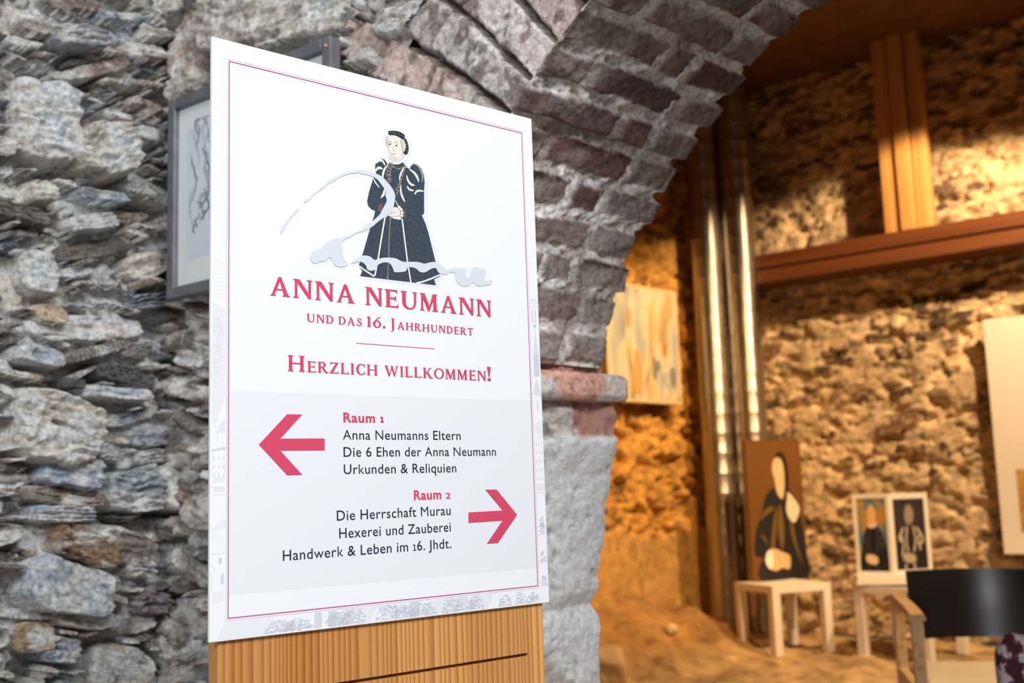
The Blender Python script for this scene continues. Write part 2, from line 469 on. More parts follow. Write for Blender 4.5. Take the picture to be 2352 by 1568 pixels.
def sweep(name, L, pos, nrm, is_arc, Fq, Bq, res, seed, material):
    """L: arc-length samples; pos(L)->(s,z), nrm(L)->outward (into the opening); front face to -Fq, soffit 0..DEPTH, return to Bq"""
    rs = np.random.RandomState(seed)
    q = np.concatenate([np.arange(-Fq, 0, res), np.arange(0, DEPTH, res), np.arange(DEPTH, DEPTH + Bq, res)])
    LL, Q = np.meshgrid(L, q, indexing='ij')
    nl, nq = LL.shape
    S, Zz = pos(L); NS, NZ = nrm(L)
    course_p = 0.0795
    wrow = 0.010 * fbm(LL * 7, Q * 5, seed, 3)
    if is_arc:
        c = (LL + wrow) / course_p
        k = np.floor(c).astype(int); fc = c - k
        K = k.max() + 2
        k = np.clip(k, 0, K - 1)
        ends = rs.uniform(-0.028, 0.026, K)
        proud = rs.uniform(-0.005, 0.006, K)
        d_l = np.minimum(fc, 1 - fc) * course_p
        d_q = np.full(LL.shape, 1.0); bid = np.zeros(LL.shape, int)
        for kk in range(K):
            row = (k == kk)
            if not row.any(): continue
            pat = [[-0.51, -0.27, 0.005, 0.25, 0.36, 0.70], [-0.46, -0.24, 0.13, 0.38, 0.70], [-0.50, -0.12, 0.005, 0.24, 0.70], [-0.40, -0.25, 0.0, 0.12, 0.37, 0.70]][kk % 2 if kk % 5 else rs.randint(2, 4)]
            js = np.array(pat) + rs.uniform(-0.02, 0.02, len(pat))
            qq = Q[row] + 0.012 * fbm(LL[row] * 20, Q[row] * 9, seed + 7, 2)
            d_q[row] = np.abs(qq[:, None] - js[None]).min(1)
            bid[row] = kk * 10 + (qq[:, None] > js[None]).sum(1)
        front = Q < 0.0
        jw = np.where(front, 0.0022, 0.0098) + 0.006 * fbm(LL * 25, Q * 25, seed + 2, 3)
        dj = np.minimum(d_l, np.where(np.abs(Q) < 0.03, 1.0, d_q))
        dj = dj + 0.004 * fbm(LL * 90, Q * 90, seed + 31, 2)
        brick = np.clip((dj - jw) / 0.006, 0, 1); brick = brick * brick * (3 - 2 * brick)
        bh = proud[k] + 0.005 * np.sin(bid * 12.9898) + 0.010 * fbm(LL * 24, Q * 24, seed + 4, 4)
        mh = np.where(front, -0.042, -0.005) + 0.014 * fbm(LL * 40, Q * 40, seed + 5, 4)
        h = mh * (1 - brick) + bh * brick
        # tints: dark purple brown bricks under the arch, lime washed on the face
        rb = np.abs(np.sin(bid * 78.233)) ; rb2 = np.abs(np.sin(bid * 37.719 + 1.3))
        pal_s = np.array([G('#826a64'), G('#8f7c76'), G('#725f5b'), G('#978881'), G('#7d615c'), G('#9c8f89')])
        pal_f = np.array([G('#d8c6bf'), G('#d0b9b1'), G('#ddd2cc'), G('#ccc3c1'), G('#d9c0b6'), G('#e0d9d4')])
        cs = pal_s[(rb * 5.99).astype(int)]; cf = pal_f[(rb2 * 5.99).astype(int)]
        bloom = np.clip(2.2 * (fbm(LL * 9, Q * 9, seed + 8, 4) + 0.05), 0, 0.7)[..., None]
        cs = cs * (1 - bloom) + np.array(G('#aea29b')) * bloom
        limew = np.clip(3.0 * (fbm(LL * 13, Q * 13, seed + 9, 5) + 0.02), 0, 0.9)[..., None]
        cf = cf * (1 - limew) + np.array(G('#e8e4de')) * limew
        spots = np.clip(6 * (fbm(LL * 30, Q * 30, seed + 29, 4) - 0.22), 0, 0.8)[..., None]
        cf = cf * (1 - spots) + np.array(G('#7c6a63')) * spots
        fr = np.clip((0.012 - Q + 0.02 * fbm(LL * 40, Q * 40, seed + 12, 3)) / 0.012, 0, 1)[..., None]
        cb = cf * fr + cs * (1 - fr)
        cm = np.where(front[..., None], np.array(G('#9d948b')), np.array(G('#f2ebe4'))) * (1 + 0.35 * fbm(LL * 30, Q * 30, seed + 15, 3)[..., None])
        dirt = np.clip(4 * (fbm(LL * 8, Q * 8, seed + 16, 3) - 0.12), 0, 0.7)[..., None]
        cm = cm * (1 - dirt) + np.array(G('#94867b')) * dirt
        bw = brick[..., None]
        col = cm * (1 - bw) + cb * bw
        qe = DEPTH + ends[k] * np.clip(brick + 0.25, 0, 1) - 0.012 * (1 - brick)
    else:
        h = 0.012 * fbm(LL * 8, Q * 8, seed, 4) + 0.0042 * fbm(LL * 60, Q * 60, seed + 3, 4)
        pit = np.clip((fbm(LL * 38, Q * 38, seed + 4, 4) - 0.28) * 4, 0, 1)
        h = h - 0.010 * pit
        col = 1.06 * np.array(G('#fbfbfa'))[None, None] * (1 + 0.22 * fbm(LL * 22, Q * 22, seed + 6, 5)[..., None])
        col = col * (1 - 0.45 * pit[..., None])
        # bare stones near the foot of the plaster
        st = np.clip(5 * (fbm(LL * 9, Q * 6, seed + 44, 4) + 0.05) * np.clip((0.86 - LL) / 0.08, 0, 1), 0, 1)
        col = col * (1 - st[..., None]) + np.array(G('#c4bbae')) * st[..., None]
        h = h + 0.014 * st * fbm(LL * 26, Q * 9, seed + 45, 4)
        # broken brick and dark stone right below the ledge
        up = np.clip((LL + 0.02 * fbm(LL * 12, Q * 12, seed + 46, 3) - 1.215) / 0.012, 0, 1)
        br = np.clip((Q + 0.03 * fbm(LL * 14, Q * 9, seed + 47, 3) - 0.32) / 0.012, 0, 1)
        cu = np.array(G('#9a928a')) * (1 - br[..., None]) + np.array(G('#c08e80')) * br[..., None]
        lim = np.clip(4 * (fbm(LL * 18, Q * 14, seed + 48, 4) - 0.08), 0, 0.85)[..., None]
        cu = cu * (1 - lim) + np.array(G('#e2ddd6')) * lim
        col = col * (1 - up[..., None]) + cu * up[..., None]
        h = h - up * 0.012 + up * 0.02 * fbm(LL * 30, Q * 18, seed + 49, 4)
        qe = DEPTH + 0.012 * fbm(LL * 16, LL * 0 + 3.3, seed + 18, 4)
    # geometry: rounded arrises
    rr = 0.012
    qc = np.clip(Q, 0, DEPTH) / DEPTH * qe                     # travel along the barrel
    fo = np.clip(-Q, 0, None)                                  # out over the front face
    bo = np.clip(Q - DEPTH, 0, None)                           # out over the rear face
    soft = np.clip((Q + rr) / (2 * rr), 0, 1); soft2 = np.clip((DEPTH + rr - Q) / (2 * rr), 0, 1)
    base = np.empty((nl, nq, 3))
    sh = np.zeros(nl)
    if not is_arc:
        sh = jamb_shift(L)
    shq = sh[:, None] * np.clip(Q / DEPTH, 0.0, 1.0)
    sx = S[:, None] - NS[:, None] * (fo + bo) + shq
    zz = Zz[:, None] - NZ[:, None] * (fo + bo)
    base = FRONT0 + DA * sx[..., None] + ZV * zz[..., None] + BAR * qc[..., None]
    nvec = DA * NS[:, None, None] + ZV * NZ[:, None, None]
    n3 = nvec * (soft * soft2)[..., None] + NA * (1 - soft)[..., None] - NA * (1 - soft2)[..., None]
    P = base + n3 * h[..., None]
    o = mesh_np(name, P, grid_quads(nl, nq)[:, ::-1], material, None, True, np.clip(col, 0.01, 0.9))
    return tag(o, kind='structure')


arcL = np.arange(0, ARC_R * (ang_start - ang_end), 0.0036)
def pos_arc(L):
    a = ang_start - L / ARC_R
    return ARC_C[0] + ARC_R * np.cos(a), ARC_C[1] + ARC_R * np.sin(a)
def nrm_arc(L):
    a = ang_start - L / ARC_R
    return -np.cos(a), -np.sin(a)
sweep('trim_1', arcL, pos_arc, nrm_arc, True, 0.52, 0.25, 0.0036, 71, M_BRICK)
jl = np.arange(0.0, SPR + 0.02, 0.0045)
sweep('trim_2', jl, lambda L: (np.zeros_like(L), L), lambda L: (np.ones_like(L), np.zeros_like(L)), False, 0.14, 0.16, 0.0045, 91, M_PLASTER)

# ledge brick at the springing
def ledge():
    ns, nt = 200, 90
    u = np.linspace(-0.12, DEPTH + 0.035, ns); prof = []
    w0, w1, z0, z1 = -0.14, 0.040, 1.293, 1.352
    loop = [(w0, z0), (w1 - 0.012, z0), (w1, z0 + 0.012), (w1, z1 - 0.012), (w1 - 0.012, z1), (w0, z1)]
    pts = []
    for (a, b), (c, d) in zip(loop, loop[1:]):
        n = max(2, int(math.hypot(c - a, d - b) / 0.004))
        for i in range(n): pts.append((a + (c - a) * i / n, b + (d - b) * i / n))
    pts.append(loop[-1]); pts = np.array(pts)
    Uu, I = np.meshgrid(u, np.arange(len(pts)), indexing='ij')
    sx = pts[I, 0]; zz = pts[I, 1]
    t = np.clip((Uu - (DEPTH + 0.035 - 0.022)) / 0.022, 0, 1); shr = 1 - np.sqrt(np.clip(1 - t ** 2, 0.0, 1)) 
    cz = (z0 + z1) / 2
    zz = cz + (zz - cz) * (1 - 0.75 * shr); sx = np.minimum(sx, w1 - 0.022 * shr)
    nz = 0.0035 * fbm(Uu * 22, zz * 40 + sx * 40, 301, 4)
    P = FRONT0 + DA * (sx + nz)[..., None] + ZV * (zz + 0.6 * nz)[..., None] + BAR * Uu[..., None]
    c = np.array(G('#eeb8a4'))[None, None] * (1 + 0.2 * fbm(Uu * 30, zz * 60, 303, 4)[..., None])
    lim = np.clip(5 * (fbm(Uu * 11 + 3, zz * 16 + 2, 305, 4) - 0.06), 0, 0.9)[..., None]
    c = c * (1 - lim) + np.array(G('#eae3dd')) * lim
    q = grid_quads(*Uu.shape)
    verts = P.reshape(-1, 3); 
    o = mesh_np('trim_3', verts, q, M_BRICK, None, True, c)
    bm = bmesh.new(); bm.from_mesh(o.data); bm.edges.ensure_lookup_table()
    bmesh.ops.holes_fill(bm, edges=[e for e in bm.edges if e.is_boundary], sides=0)
    bmesh.ops.recalc_face_normals(bm, faces=bm.faces)
    bm.to_mesh(o.data); bm.free()
    return tag(o, kind='structure')
ledge()

# ------------------------------------------------------------------ rear room shell
K = np.array([1.64, 9.0, 0.0])
DD = -az(43.0)                                   # left wall of the rear room, from its far corner towards the arch
ND = np.cross(DD, ZV); ND = ND if ND[0] > 0 else -ND
DE = az(128.0)                                   # far wall, from the corner to the right
NE = np.cross(DE, ZV); NE = NE if NE[1] < 0 else -NE
PALW = [G('#a58d70'), G('#8a7459'), G('#b59c7d'), G('#6c5a48'), G('#9d8468'), G('#554636'), G('#c0a888'), G('#80634a')]
X_, Z_, h_, c_ = stone_field(5.8, 4.3, 0.016, [], 31, base=-0.005, base_amp=0.05, sizes=[(0.12, 0.22, 110), (0.07, 0.12, 600), (0.04, 0.07, 1500), (0.025, 0.04, 2500)], palette=PALW, mortar=G('#c9b28e'), strata=0.014, tilt=9, aspect=(1.7, 4.0), prot=1.05, gain=1.2)
place_field('wall_far', X_, Z_, h_ * 1.25, c_, K, DE, NE, M_INNER)
X_, Z_, h_, c_ = stone_field(6.2, 4.3, 0.017, [], 37, base=0.0, base_amp=0.10, sizes=[(0.12, 0.2, 160), (0.06, 0.12, 800), (0.04, 0.06, 1200)], palette=[G('#ab8446'), G('#94703c'), G('#b98f4e'), G('#7d5d34'), G('#a37b42')], mortar=G('#c4964f'), strata=0.010, tilt=14, aspect=(1.1, 2.2), prot=1.5, gain=1.1)
pl = np.clip((0.80 + 0.12 * fbm(X_ * 3, Z_ * 0 + 1.7, 5, 3) - Z_) / 0.05, 0, 1)       # smooth plastered foot
h_ = h_ * 1.4 * (1 - pl) + (0.05 + 0.02 * fbm(X_ * 4, Z_ * 4, 8, 4)) * pl
c_ = c_ * (1 - pl[..., None]) + np.array(G('#c39b5c')) * pl[..., None]
place_field('wall_side', X_, Z_, h_, c_, K, DD, ND, M_INNER)


def plane_obj(name, pts, m):
    bm = bmesh.new(); bm.faces.new([bm.verts.new(Vector(p)) for p in pts])
    return tag(bm_obj(name, bm, m), kind='structure')

KR = K + DE * 5.7
M_DARKW = noisy('dark_timber', lin('#5a3c22'), lin('#6d4a2b'), 6, 0.8)
plane_obj('wall_right', [KR, KR + DD * 6.15, KR + DD * 6.15 + ZV * 4.3, KR + ZV * 4.3], M_SLAB)
plane_obj('ceiling', [K - DE * .3 - DD * .3 + ZV * 4.3, KR - DD * .3 + ZV * 4.3, KR + DD * 6.15 + ZV * 4.3, K - DE * .3 + DD * 6.6 + ZV * 4.3], M_DARKW)

# floor, with the earth bank against the side wall of the rear room
def floor():
    xs = np.arange(-2.6, 6.4, 0.03); ys = np.arange(-0.6, 9.6, 0.03)
    X, Y = np.meshgrid(xs, ys)
    u = (X - K[0]) * DD[0] + (Y - K[1]) * DD[1]; w = (X - K[0]) * ND[0] + (Y - K[1]) * ND[1]
    bank = 0.42 * np.clip(1 - (w - 0.05) / 0.95, 0, 1) ** 1.2 * np.clip((u - 0.15) / 0.9, 0, 1) * np.clip((5.9 - u) / 0.5, 0, 1)
    rear = np.clip(((X - FRONT0[0]) * -NA[0] + (Y - FRONT0[1]) * -NA[1] - 0.55) / 0.3, 0, 1)
    z = bank * rear * (1 + 0.5 * fbm(X * 1.3, Y * 1.3, 200, 4)) + rear * 0.05 * fbm(X * 9, Y * 6, 210, 4) + 0.09 * rear * np.clip(bank * 5, 0, 1) * fbm(X * 5, Y * 5, 214, 4)
    z = z - 0.012 * rear
    z = np.minimum(z, np.where(rear > 0, 9, 0.0))
    base = np.array(G('#ab8f66')) * (1 + 0.75 * fbm(X * 9, Y * 4.5, 220, 4)[..., None])
    bk = np.clip(bank * rear * 7, 0, 1)[..., None]
    base = base * (1 - bk) + np.array(G('#a07a4c')) * (1 + 0.5 * fbm(X * 4, Y * 4, 221, 4)[..., None]) * bk
    fr = (1 - rear)[..., None]
    base = base * (1 - fr) + np.array(G('#8d877f')) * fr
    o = mesh_np('floor', np.stack([X, Y, z], -1), grid_quads(*X.shape), M_FLOOR, None, True, np.clip(base, 0.02, 0.9))
    tag(o, kind='structure')
    return X, Y, z
FLX, FLY, FLZ = floor()


def floor_z(x, y):
    i = int(round((y + 0.6) / 0.03)); j = int(round((x + 2.6) / 0.03))
    return float(FLZ[i, j])

# ------------------------------------------------------------------ timber frame on the far wall
def wood(name, c0, c1, c2, scale=1.0, axis='Z', rough=0.55, lines=60.0):
    m = mat(name, c0, rough, 0, 0.35); b = m.node_tree.nodes['Principled BSDF']
    tc = nd(m, 'ShaderNodeTexCoord'); mp = nd(m, 'ShaderNodeMapping')
    s = {'Z': (lines, lines, 0.9), 'X': (0.9, lines, lines), 'Y': (lines, 0.9, lines)}[axis]
    mp.inputs['Scale'].default_value = [v * scale for v in s]
    lk(m, tc.outputs['Object'], mp.inputs['Vector'])
    n = nd(m, 'ShaderNodeTexNoise', Scale=1.0, Detail=3.0, Roughness=0.5); lk(m, mp.outputs[0], n.inputs['Vector'])
    r = ramp(m, [(0.36, c0), (0.50, c1), (0.64, c2)]); lk(m, n.outputs['Fac'], r.inputs['Fac'])
    lk(m, r.outputs[0], b.inputs['Base Color'])
    bp = nd(m, 'ShaderNodeBump', Strength=0.12, Distance=0.002); lk(m, n.outputs['Fac'], bp.inputs['Height']); lk(m, bp.outputs[0], b.inputs['Normal'])
    return m

M_BEAM = wood('beam_timber', lin('#63371a'), lin('#704020'), lin('#562d14'), 0.25, 'X')
M_POST = wood('post_timber', lin('#c79152'), lin('#d9a867'), lin('#b98144'), 0.4, 'Z')
PE = K + NE * 0.34                                # face of the timbers in front of the far wall


def eplane(u, v, off=0.0):
    p = on_plane(u, v, PE + NE * off, NE); return (p - PE) @ DE, p[2]


ME = Matrix([[DE[0], NE[0], 0, PE[0]], [DE[1], NE[1], 0, PE[1]], [0, 0, 1, 0], [0, 0, 0, 1]])
def rail(name, v_lo, v_hi, zs, off):
    bm = bmesh.new()
    for (za, zb, d) in zs:
        add_box(bm, (v_lo, -0.32, za), (v_hi, d, zb), None, 0.006)
    o = bm_obj(name, bm, M_BEAM); o.matrix_world = ME
    return tag(o, kind='structure')
_, zt = eplane(2022, 539); _, zb_ = eplane(2000, 611)
zm = zb_ + (zt - zb_) * 0.5
rail('trim_4', 0.05, 5.5, [(zm + 0.004, zt, 0.02), (zb_, zm, 0.0)], 0)
_, zu = eplane(2022, 57)
rail('trim_5', 0.05, 5.5, [(zu, zu + 0.22, 0.02)], 0)
xl, _ = eplane(2021, 400); xr, _ = eplane(2129, 400)
wv = xr - xl
bm = bmesh.new()
add_box(bm, (xl, -0.12, zt), (xl + wv * 0.34, -0.015, zu), None, 0.008)
add_box(bm, (xl + wv * 0.37, -0.12, zt), (xl + wv * 0.68, 0.015, zu), None, 0.008)
add_box(bm, (xl + wv * 0.70, -0.12, zt), (xr, -0.020, zu), None, 0.008)
o = bm_obj('trim_6', bm, M_POST); o.matrix_world = ME; tag(o, kind='structure')

# ------------------------------------------------------------------ spiral ducts in the corner
def metal_duct():
    m = mat('galvanised_duct', lin('#b9b4ab'), 0.32, 1.0); b = m.node_tree.nodes['Principled BSDF']
    tc = nd(m, 'ShaderNodeTexCoord')
    w = nd(m, 'ShaderNodeTexWave', Scale=24.0, Distortion=0.4); w.bands_direction = 'Z'; lk(m, tc.outputs['Object'], w.inputs['Vector'])
    n = nd(m, 'ShaderNodeTexNoise', Scale=3.0, Detail=5.0); lk(m, tc.outputs['Object'], n.inputs['Vector'])
    r = ramp(m, [(0.3, (0.24, 0.24, 0.24, 1)), (0.7, (0.38, 0.38, 0.38, 1))]); lk(m, n.outputs['Fac'], r.inputs['Fac']); lk(m, r.outputs[0], b.inputs['Roughness'])
    bp = nd(m, 'ShaderNodeBump', Strength=1.0, Distance=0.0012); lk(m, w.outputs['Fac'], bp.inputs['Height']); lk(m, bp.outputs[0], b.inputs['Normal'])
    return m
M_DUCT = metal_duct()
def duct(name, u0, u1, v, y, label, zlo=0.0):
    a = at_depth(u0, v, y); b = at_depth(u1, v, y)
    c = (a + b) / 2; r = np.linalg.norm(b - a) / 2
    bm = bmesh.new()
    pts = []; rad = []
    z = 0.0
    while z < 4.2:
        for dz, rr in ((0, 0), (0.006, 0.0012), (0.012, 0.0012), (0.018, 0)):
            pts.append((0, 0, z + dz)); rad.append(r + rr)
        z += 0.15
    add_tube(bm, pts, rad, 48)
    ob = bm_obj(name, bm, M_DUCT, None, True); ob.location = (c[0], c[1], zlo)
    return tag(ob, label, 'duct', 'metal ventilation ducts in the corner')
duct('ventilation_duct', 1606, 1679, 900, 8.45, 'left of the two shiny metal ducts, nearer the canvas painting')
duct('ventilation_duct', 1682, 1757, 900, 8.40, 'right of the two shiny metal ducts, beside the timber beam and brown portrait')

# ------------------------------------------------------------------ print helpers (flat ink on a panel, local x right, y up, metres)
def flat_mesh(name, polys, z, mat_, parent, stack=True):
    """polys: list of [outer, hole, ...] in 2-D"""
    vs, fs = [], []; npoly = 0
    for loops in polys:
        loops = [[Vector((p[0], p[1], 0)) for p in l] for l in loops]
        try: tris = tessellate_polygon(loops)
        except Exception: continue
        npoly += 1; zk = z + (1.0e-6 * min(npoly, 400) if stack else 0.0)
        b = len(vs); vs += [(p.x, p.y, zk) for l in loops for p in l]
        for t in tris:
            p = [vs[b + i] for i in t]
            ar = (p[1][0] - p[0][0]) * (p[2][1] - p[0][1]) - (p[2][0] - p[0][0]) * (p[1][1] - p[0][1])
            if abs(ar) < 1e-12: continue
            fs.append([b + i for i in (t if ar > 0 else t[::-1])])
    me = bpy.data.meshes.new(name); me.from_pydata(vs, [], fs); me.materials.append(mat_)
    return link(bpy.data.objects.new(name, me), parent)


def catmull(pts, n=4, closed=True):
    out = []; N = len(pts)
    rng = range(N) if closed else range(N - 1)
    for i in rng:
        g = (lambda k: np.array(pts[k % N], float)) if closed else (lambda k: np.array(pts[min(max(k, 0), N - 1)], float))
        p0, p1, p2, p3 = g(i - 1), g(i), g(i + 1), g(i + 2)
        for k in range(n):
            t = k / n
            out.append(tuple(0.5 * (2 * p1 + (p2 - p0) * t + (2 * p0 - 5 * p1 + 4 * p2 - p3) * t * t + (3 * p1 - p0 - 3 * p2 + p3) * t ** 3)))
    if not closed: out.append(tuple(pts[-1]))
    return out


def stroke(pts, w, taper=False):
    """a polyline as a list of quads"""
    P = [np.array(p, float) for p in pts]; out = []; L = []; R = []
    n = len(P)
    for i in range(n):
        t = P[min(i + 1, n - 1)] - P[max(i - 1, 0)]; t = t / (np.linalg.norm(t) + 1e-9)
        nn = np.array([-t[1], t[0]])
        ww = (w[i] if isinstance(w, (list, tuple)) else w) / 2
        if taper: ww *= (0.25 + 0.75 * math.sin(math.pi * (i + 0.3) / (n - 0.4)))
        L.append(P[i] + nn * ww); R.append(P[i] - nn * ww)
    return [[[L[i], L[i + 1], R[i + 1], R[i]]] for i in range(n - 1)]


def disc(c, rx, ry=None, n=14):
    ry = ry or rx
    return [[(c[0] + rx * math.cos(2 * math.pi * k / n), c[1] + ry * math.sin(2 * math.pi * k / n)) for k in range(n)]]

# ------------------------------------------------------------------ sign: geometry from its four corners
BL = np.array([-0.343407, 1.248155, EYE - 0.1501]); BR = np.array([0.040012, 1.577686, EYE - 0.1501])
BX = (BR - BL) / np.linalg.norm(BR - BL); BW = np.linalg.norm(BR - BL); BH = 0.70
BN = np.cross(BX, ZV); BN = BN if BN[1] < 0 else -BN            # towards the viewer
base_z = BL[2]


def sb(u, v):
    """photo point on the sign -> its place on the printed sheet"""
    p = on_plane(u, v, BL, BN) - BL
    return (p @ BX, p[2])


SIGN = empty('welcome_sign', (float(BL[0] + BX[0] * BW / 2), float(BL[1] + BX[1] * BW / 2), 0.0), 'large white printed welcome sign with red arrows mounted on a wooden stand', 'sign')
SIGN.rotation_euler = (0, 0, math.atan2(BX[1], BX[0]))
# local frame of the sign: x along the sheet (centre 0), -y towards the viewer, z up
def holder(name, mesh_bm, m, smooth=False):
    return bm_obj(name, mesh_bm, m, SIGN, smooth)


def wood_sign():
    m = mat('larch_stand', lin('#c98a45'), 0.5, 0, 0.35); b = m.node_tree.nodes['Principled BSDF']
    tc = nd(m, 'ShaderNodeTexCoord')
    sx = nd(m, 'ShaderNodeSeparateXYZ'); lk(m, tc.outputs['Object'], sx.inputs[0])
    # lamellas: a tone per glued strip
    mp0 = nd(m, 'ShaderNodeMapping'); mp0.inputs['Scale'].default_value = (9.5, 3, 0.0); lk(m, tc.outputs['Object'], mp0.inputs['Vector'])
    vo = nd(m, 'ShaderNodeTexWhiteNoise'); vo.noise_dimensions = '1D'
    fl = nd(m, 'ShaderNodeMath', operation='MULTIPLY'); fl.inputs[1].default_value = 9.0; lk(m, sx.outputs[0], fl.inputs[0])
    fl2 = nd(m, 'ShaderNodeMath', operation='FLOOR'); lk(m, fl.outputs[0], fl2.inputs[0]); lk(m, fl2.outputs[0], vo.inputs['W'])
    # growth rings cut lengthways: fine dark late-wood lines with slowly changing spacing
    mp = nd(m, 'ShaderNodeMapping'); mp.inputs['Scale'].default_value = (1, 1, 0.02); lk(m, tc.outputs['Object'], mp.inputs['Vector'])
    sh = nd(m, 'ShaderNodeVectorMath', operation='ADD'); lk(m, mp.outputs[0], sh.inputs[0])
    cmb = nd(m, 'ShaderNodeCombineXYZ'); lk(m, vo.outputs['Value'], cmb.inputs[1]); lk(m, cmb.outputs[0], sh.inputs[1])
    n1 = nd(m, 'ShaderNodeTexNoise', Scale=14.0, Detail=2.0); lk(m, sh.outputs[0], n1.inputs['Vector'])
    k1 = nd(m, 'ShaderNodeMath', operation='MULTIPLY_ADD'); k1.inputs[1].default_value = 6.0; lk(m, n1.outputs['Fac'], k1.inputs[0])
    k0 = nd(m, 'ShaderNodeMath', operation='MULTIPLY'); k0.inputs[1].default_value = 120.0; lk(m, sx.outputs[0], k0.inputs[0]); lk(m, k0.outputs[0], k1.inputs[2])
    fr = nd(m, 'ShaderNodeMath', operation='FRACT'); lk(m, k1.outputs[0], fr.inputs[0])
    r = ramp(m, [(0.0, lin('#d8a263')), (0.42, lin('#cf9350')), (0.76, lin('#ad6527')), (0.92, lin('#93491a')), (1.0, lin('#d09a58'))]); lk(m, fr.outputs[0], r.inputs['Fac'])
    tone = ramp(m, [(0.0, (0.80, 0.70, 0.58, 1)), (0.5, (1, 0.95, 0.9, 1)), (1.0, (1.12, 1.12, 1.1, 1))]); lk(m, vo.outputs['Value'], tone.inputs['Fac'])
    mx = nd(m, 'ShaderNodeMix', data_type='RGBA', blend_type='MULTIPLY'); mx.inputs['Factor'].default_value = 1.0
    lk(m, r.outputs[0], mx.inputs['A']); lk(m, tone.outputs[0], mx.inputs['B'])
    n3 = nd(m, 'ShaderNodeTexNoise', Scale=7.0, Detail=3.0); lk(m, sh.outputs[0], n3.inputs['Vector'])
    t3 = ramp(m, [(0.35, lin('#e3b575')), (0.65, lin('#b87434'))]); lk(m, n3.outputs['Fac'], t3.inputs['Fac'])
    mx2 = nd(m, 'ShaderNodeMix', data_type='RGBA'); mx2.inputs['Factor'].default_value = 0.30
    lk(m, mx.outputs['Result'], mx2.inputs['A']); lk(m, t3.outputs[0], mx2.inputs['B'])
    lk(m, mx2.outputs['Result'], b.inputs['Base Color'])
    bp = nd(m, 'ShaderNodeBump', Strength=0.1, Distance=0.001); lk(m, fr.outputs[0], bp.inputs['Height']); lk(m, bp.outputs[0], b.inputs['Normal'])
    return m
M_LARCH = wood_sign()
PT = 0.005                                       # thickness of the printed sheet
wl = -BW / 2 + 0.0125; wr = BW / 2 - 0.0085
p1 = sb(1219, 1503); slot_z = base_z + p1[1]; slot_r = p1[0] - BW / 2; slot_l = -slot_r - 0.004
sh_ = 0.0042
bm = bmesh.new()
yf = PT + 0.001
zt_ = 1.52
for lo, hi in (((wl, yf, slot_z + sh_ / 2), (wr, yf + 0.012, zt_)), ((wl, yf, 0.0), (wr, yf + 0.012, slot_z - sh_ / 2)),
               ((wl, yf, slot_z - sh_ / 2), (slot_l, yf + 0.012, slot_z + sh_ / 2)), ((slot_r, yf, slot_z - sh_ / 2), (wr, yf + 0.012, slot_z + sh_ / 2)),
               ((wl, yf + 0.012, 0.0), (wr, yf + 0.022, zt_))):
    add_box(bm, lo, hi)
stand = holder('stand_body', bm, M_LARCH)
stand['label'] = 'wooden stand of upright larch boards with a narrow slot'

M_SHEET = mat('printed_sheet', lin('#eaebee'), 0.75, 0, 0.12)
M_EDGE = mat('sheet_edge', lin('#e6e6ea'), 0.7)
bm = bmesh.new(); add_box(bm, (-BW / 2, 0, base_z), (BW / 2, PT, base_z + BH), None, 0.0006, 1)
panel = holder('sign_panel', bm, M_SHEET)
panel['label'] = 'white printed sheet'
# prints live on the panel: sheet coordinates (x from left edge, y from lower edge)
PRM = Matrix(((1, 0, 0, -BW / 2), (0, 0, -1, 0), (0, 1, 0, base_z), (0, 0, 0, 1)))
def ink(name, polys, m, layer, label=None):
    o = flat_mesh(name, polys, 0.00008 * layer, m, panel)
    o.matrix_local = PRM
    if label: o['label'] = label
    return o

M_RED = mat('red_ink', lin('#cf4a66'), 0.75, 0, 0.12)
M_PURP = mat('magenta_ink', lin('#b5447f'), 0.75, 0, 0.12)
M_PURP2 = mat('pale_magenta_ink', lin('#cfa9cc'), 0.75, 0, 0.12)
M_NAVY = mat('navy_ink', lin('#2a2b45'), 0.75, 0, 0.12)
M_FIELD = mat('pale_grey_field', lin('#e2e4e9'), 0.75, 0, 0.12)
M_SWOOSH = mat('pale_blue_ink', lin('#d1d8e1'), 0.75, 0, 0.12)
M_SHADOW = mat('pale_lilac_ink', lin('#dee2ea'), 0.75, 0, 0.12)
M_GOWN = noisy('gown_ink', lin('#333b47'), lin('#48525f'), 300, 0.75, spec=0.12, lo=0.3, hi=0.7)
M_WHITEI = mat('white_ink', lin('#e6e6e2'), 0.75, 0, 0.12)
M_SKIN = mat('face_ink', lin('#e4dfd4'), 0.75, 0, 0.12)
M_VEIL = mat('veil_ink', lin('#cfcbbe'), 0.75, 0, 0.12)
M_GREYI = mat('grey_ink', lin('#8d8c88'), 0.75, 0, 0.12)
M_DARKI = mat('dark_ink', lin('#2f353d'), 0.75, 0, 0.12)
M_GOLDI = mat('gold_ink', lin('#a3927f'), 0.75, 0, 0.12)
M_LIPI = mat('lip_ink', lin('#d6a27c'), 0.75, 0, 0.12)
M_BROWNI = mat('brown_ink', lin('#6d5a58'), 0.75, 0, 0.12)
M_ENGR = mat('engraving_ink', lin('#d2d6e1'), 0.75, 0, 0.12)
M_ENGR2 = mat('engraving_ink_pale', lin('#d8dbe5'), 0.75, 0, 0.12)

# pale field behind the directions
ink('direction_field', [[[sb(526, 897), sb(1221, 920), sb(1234, 1303), sb(523, 1367)]]], M_FIELD, 1, 'pale grey printed field')
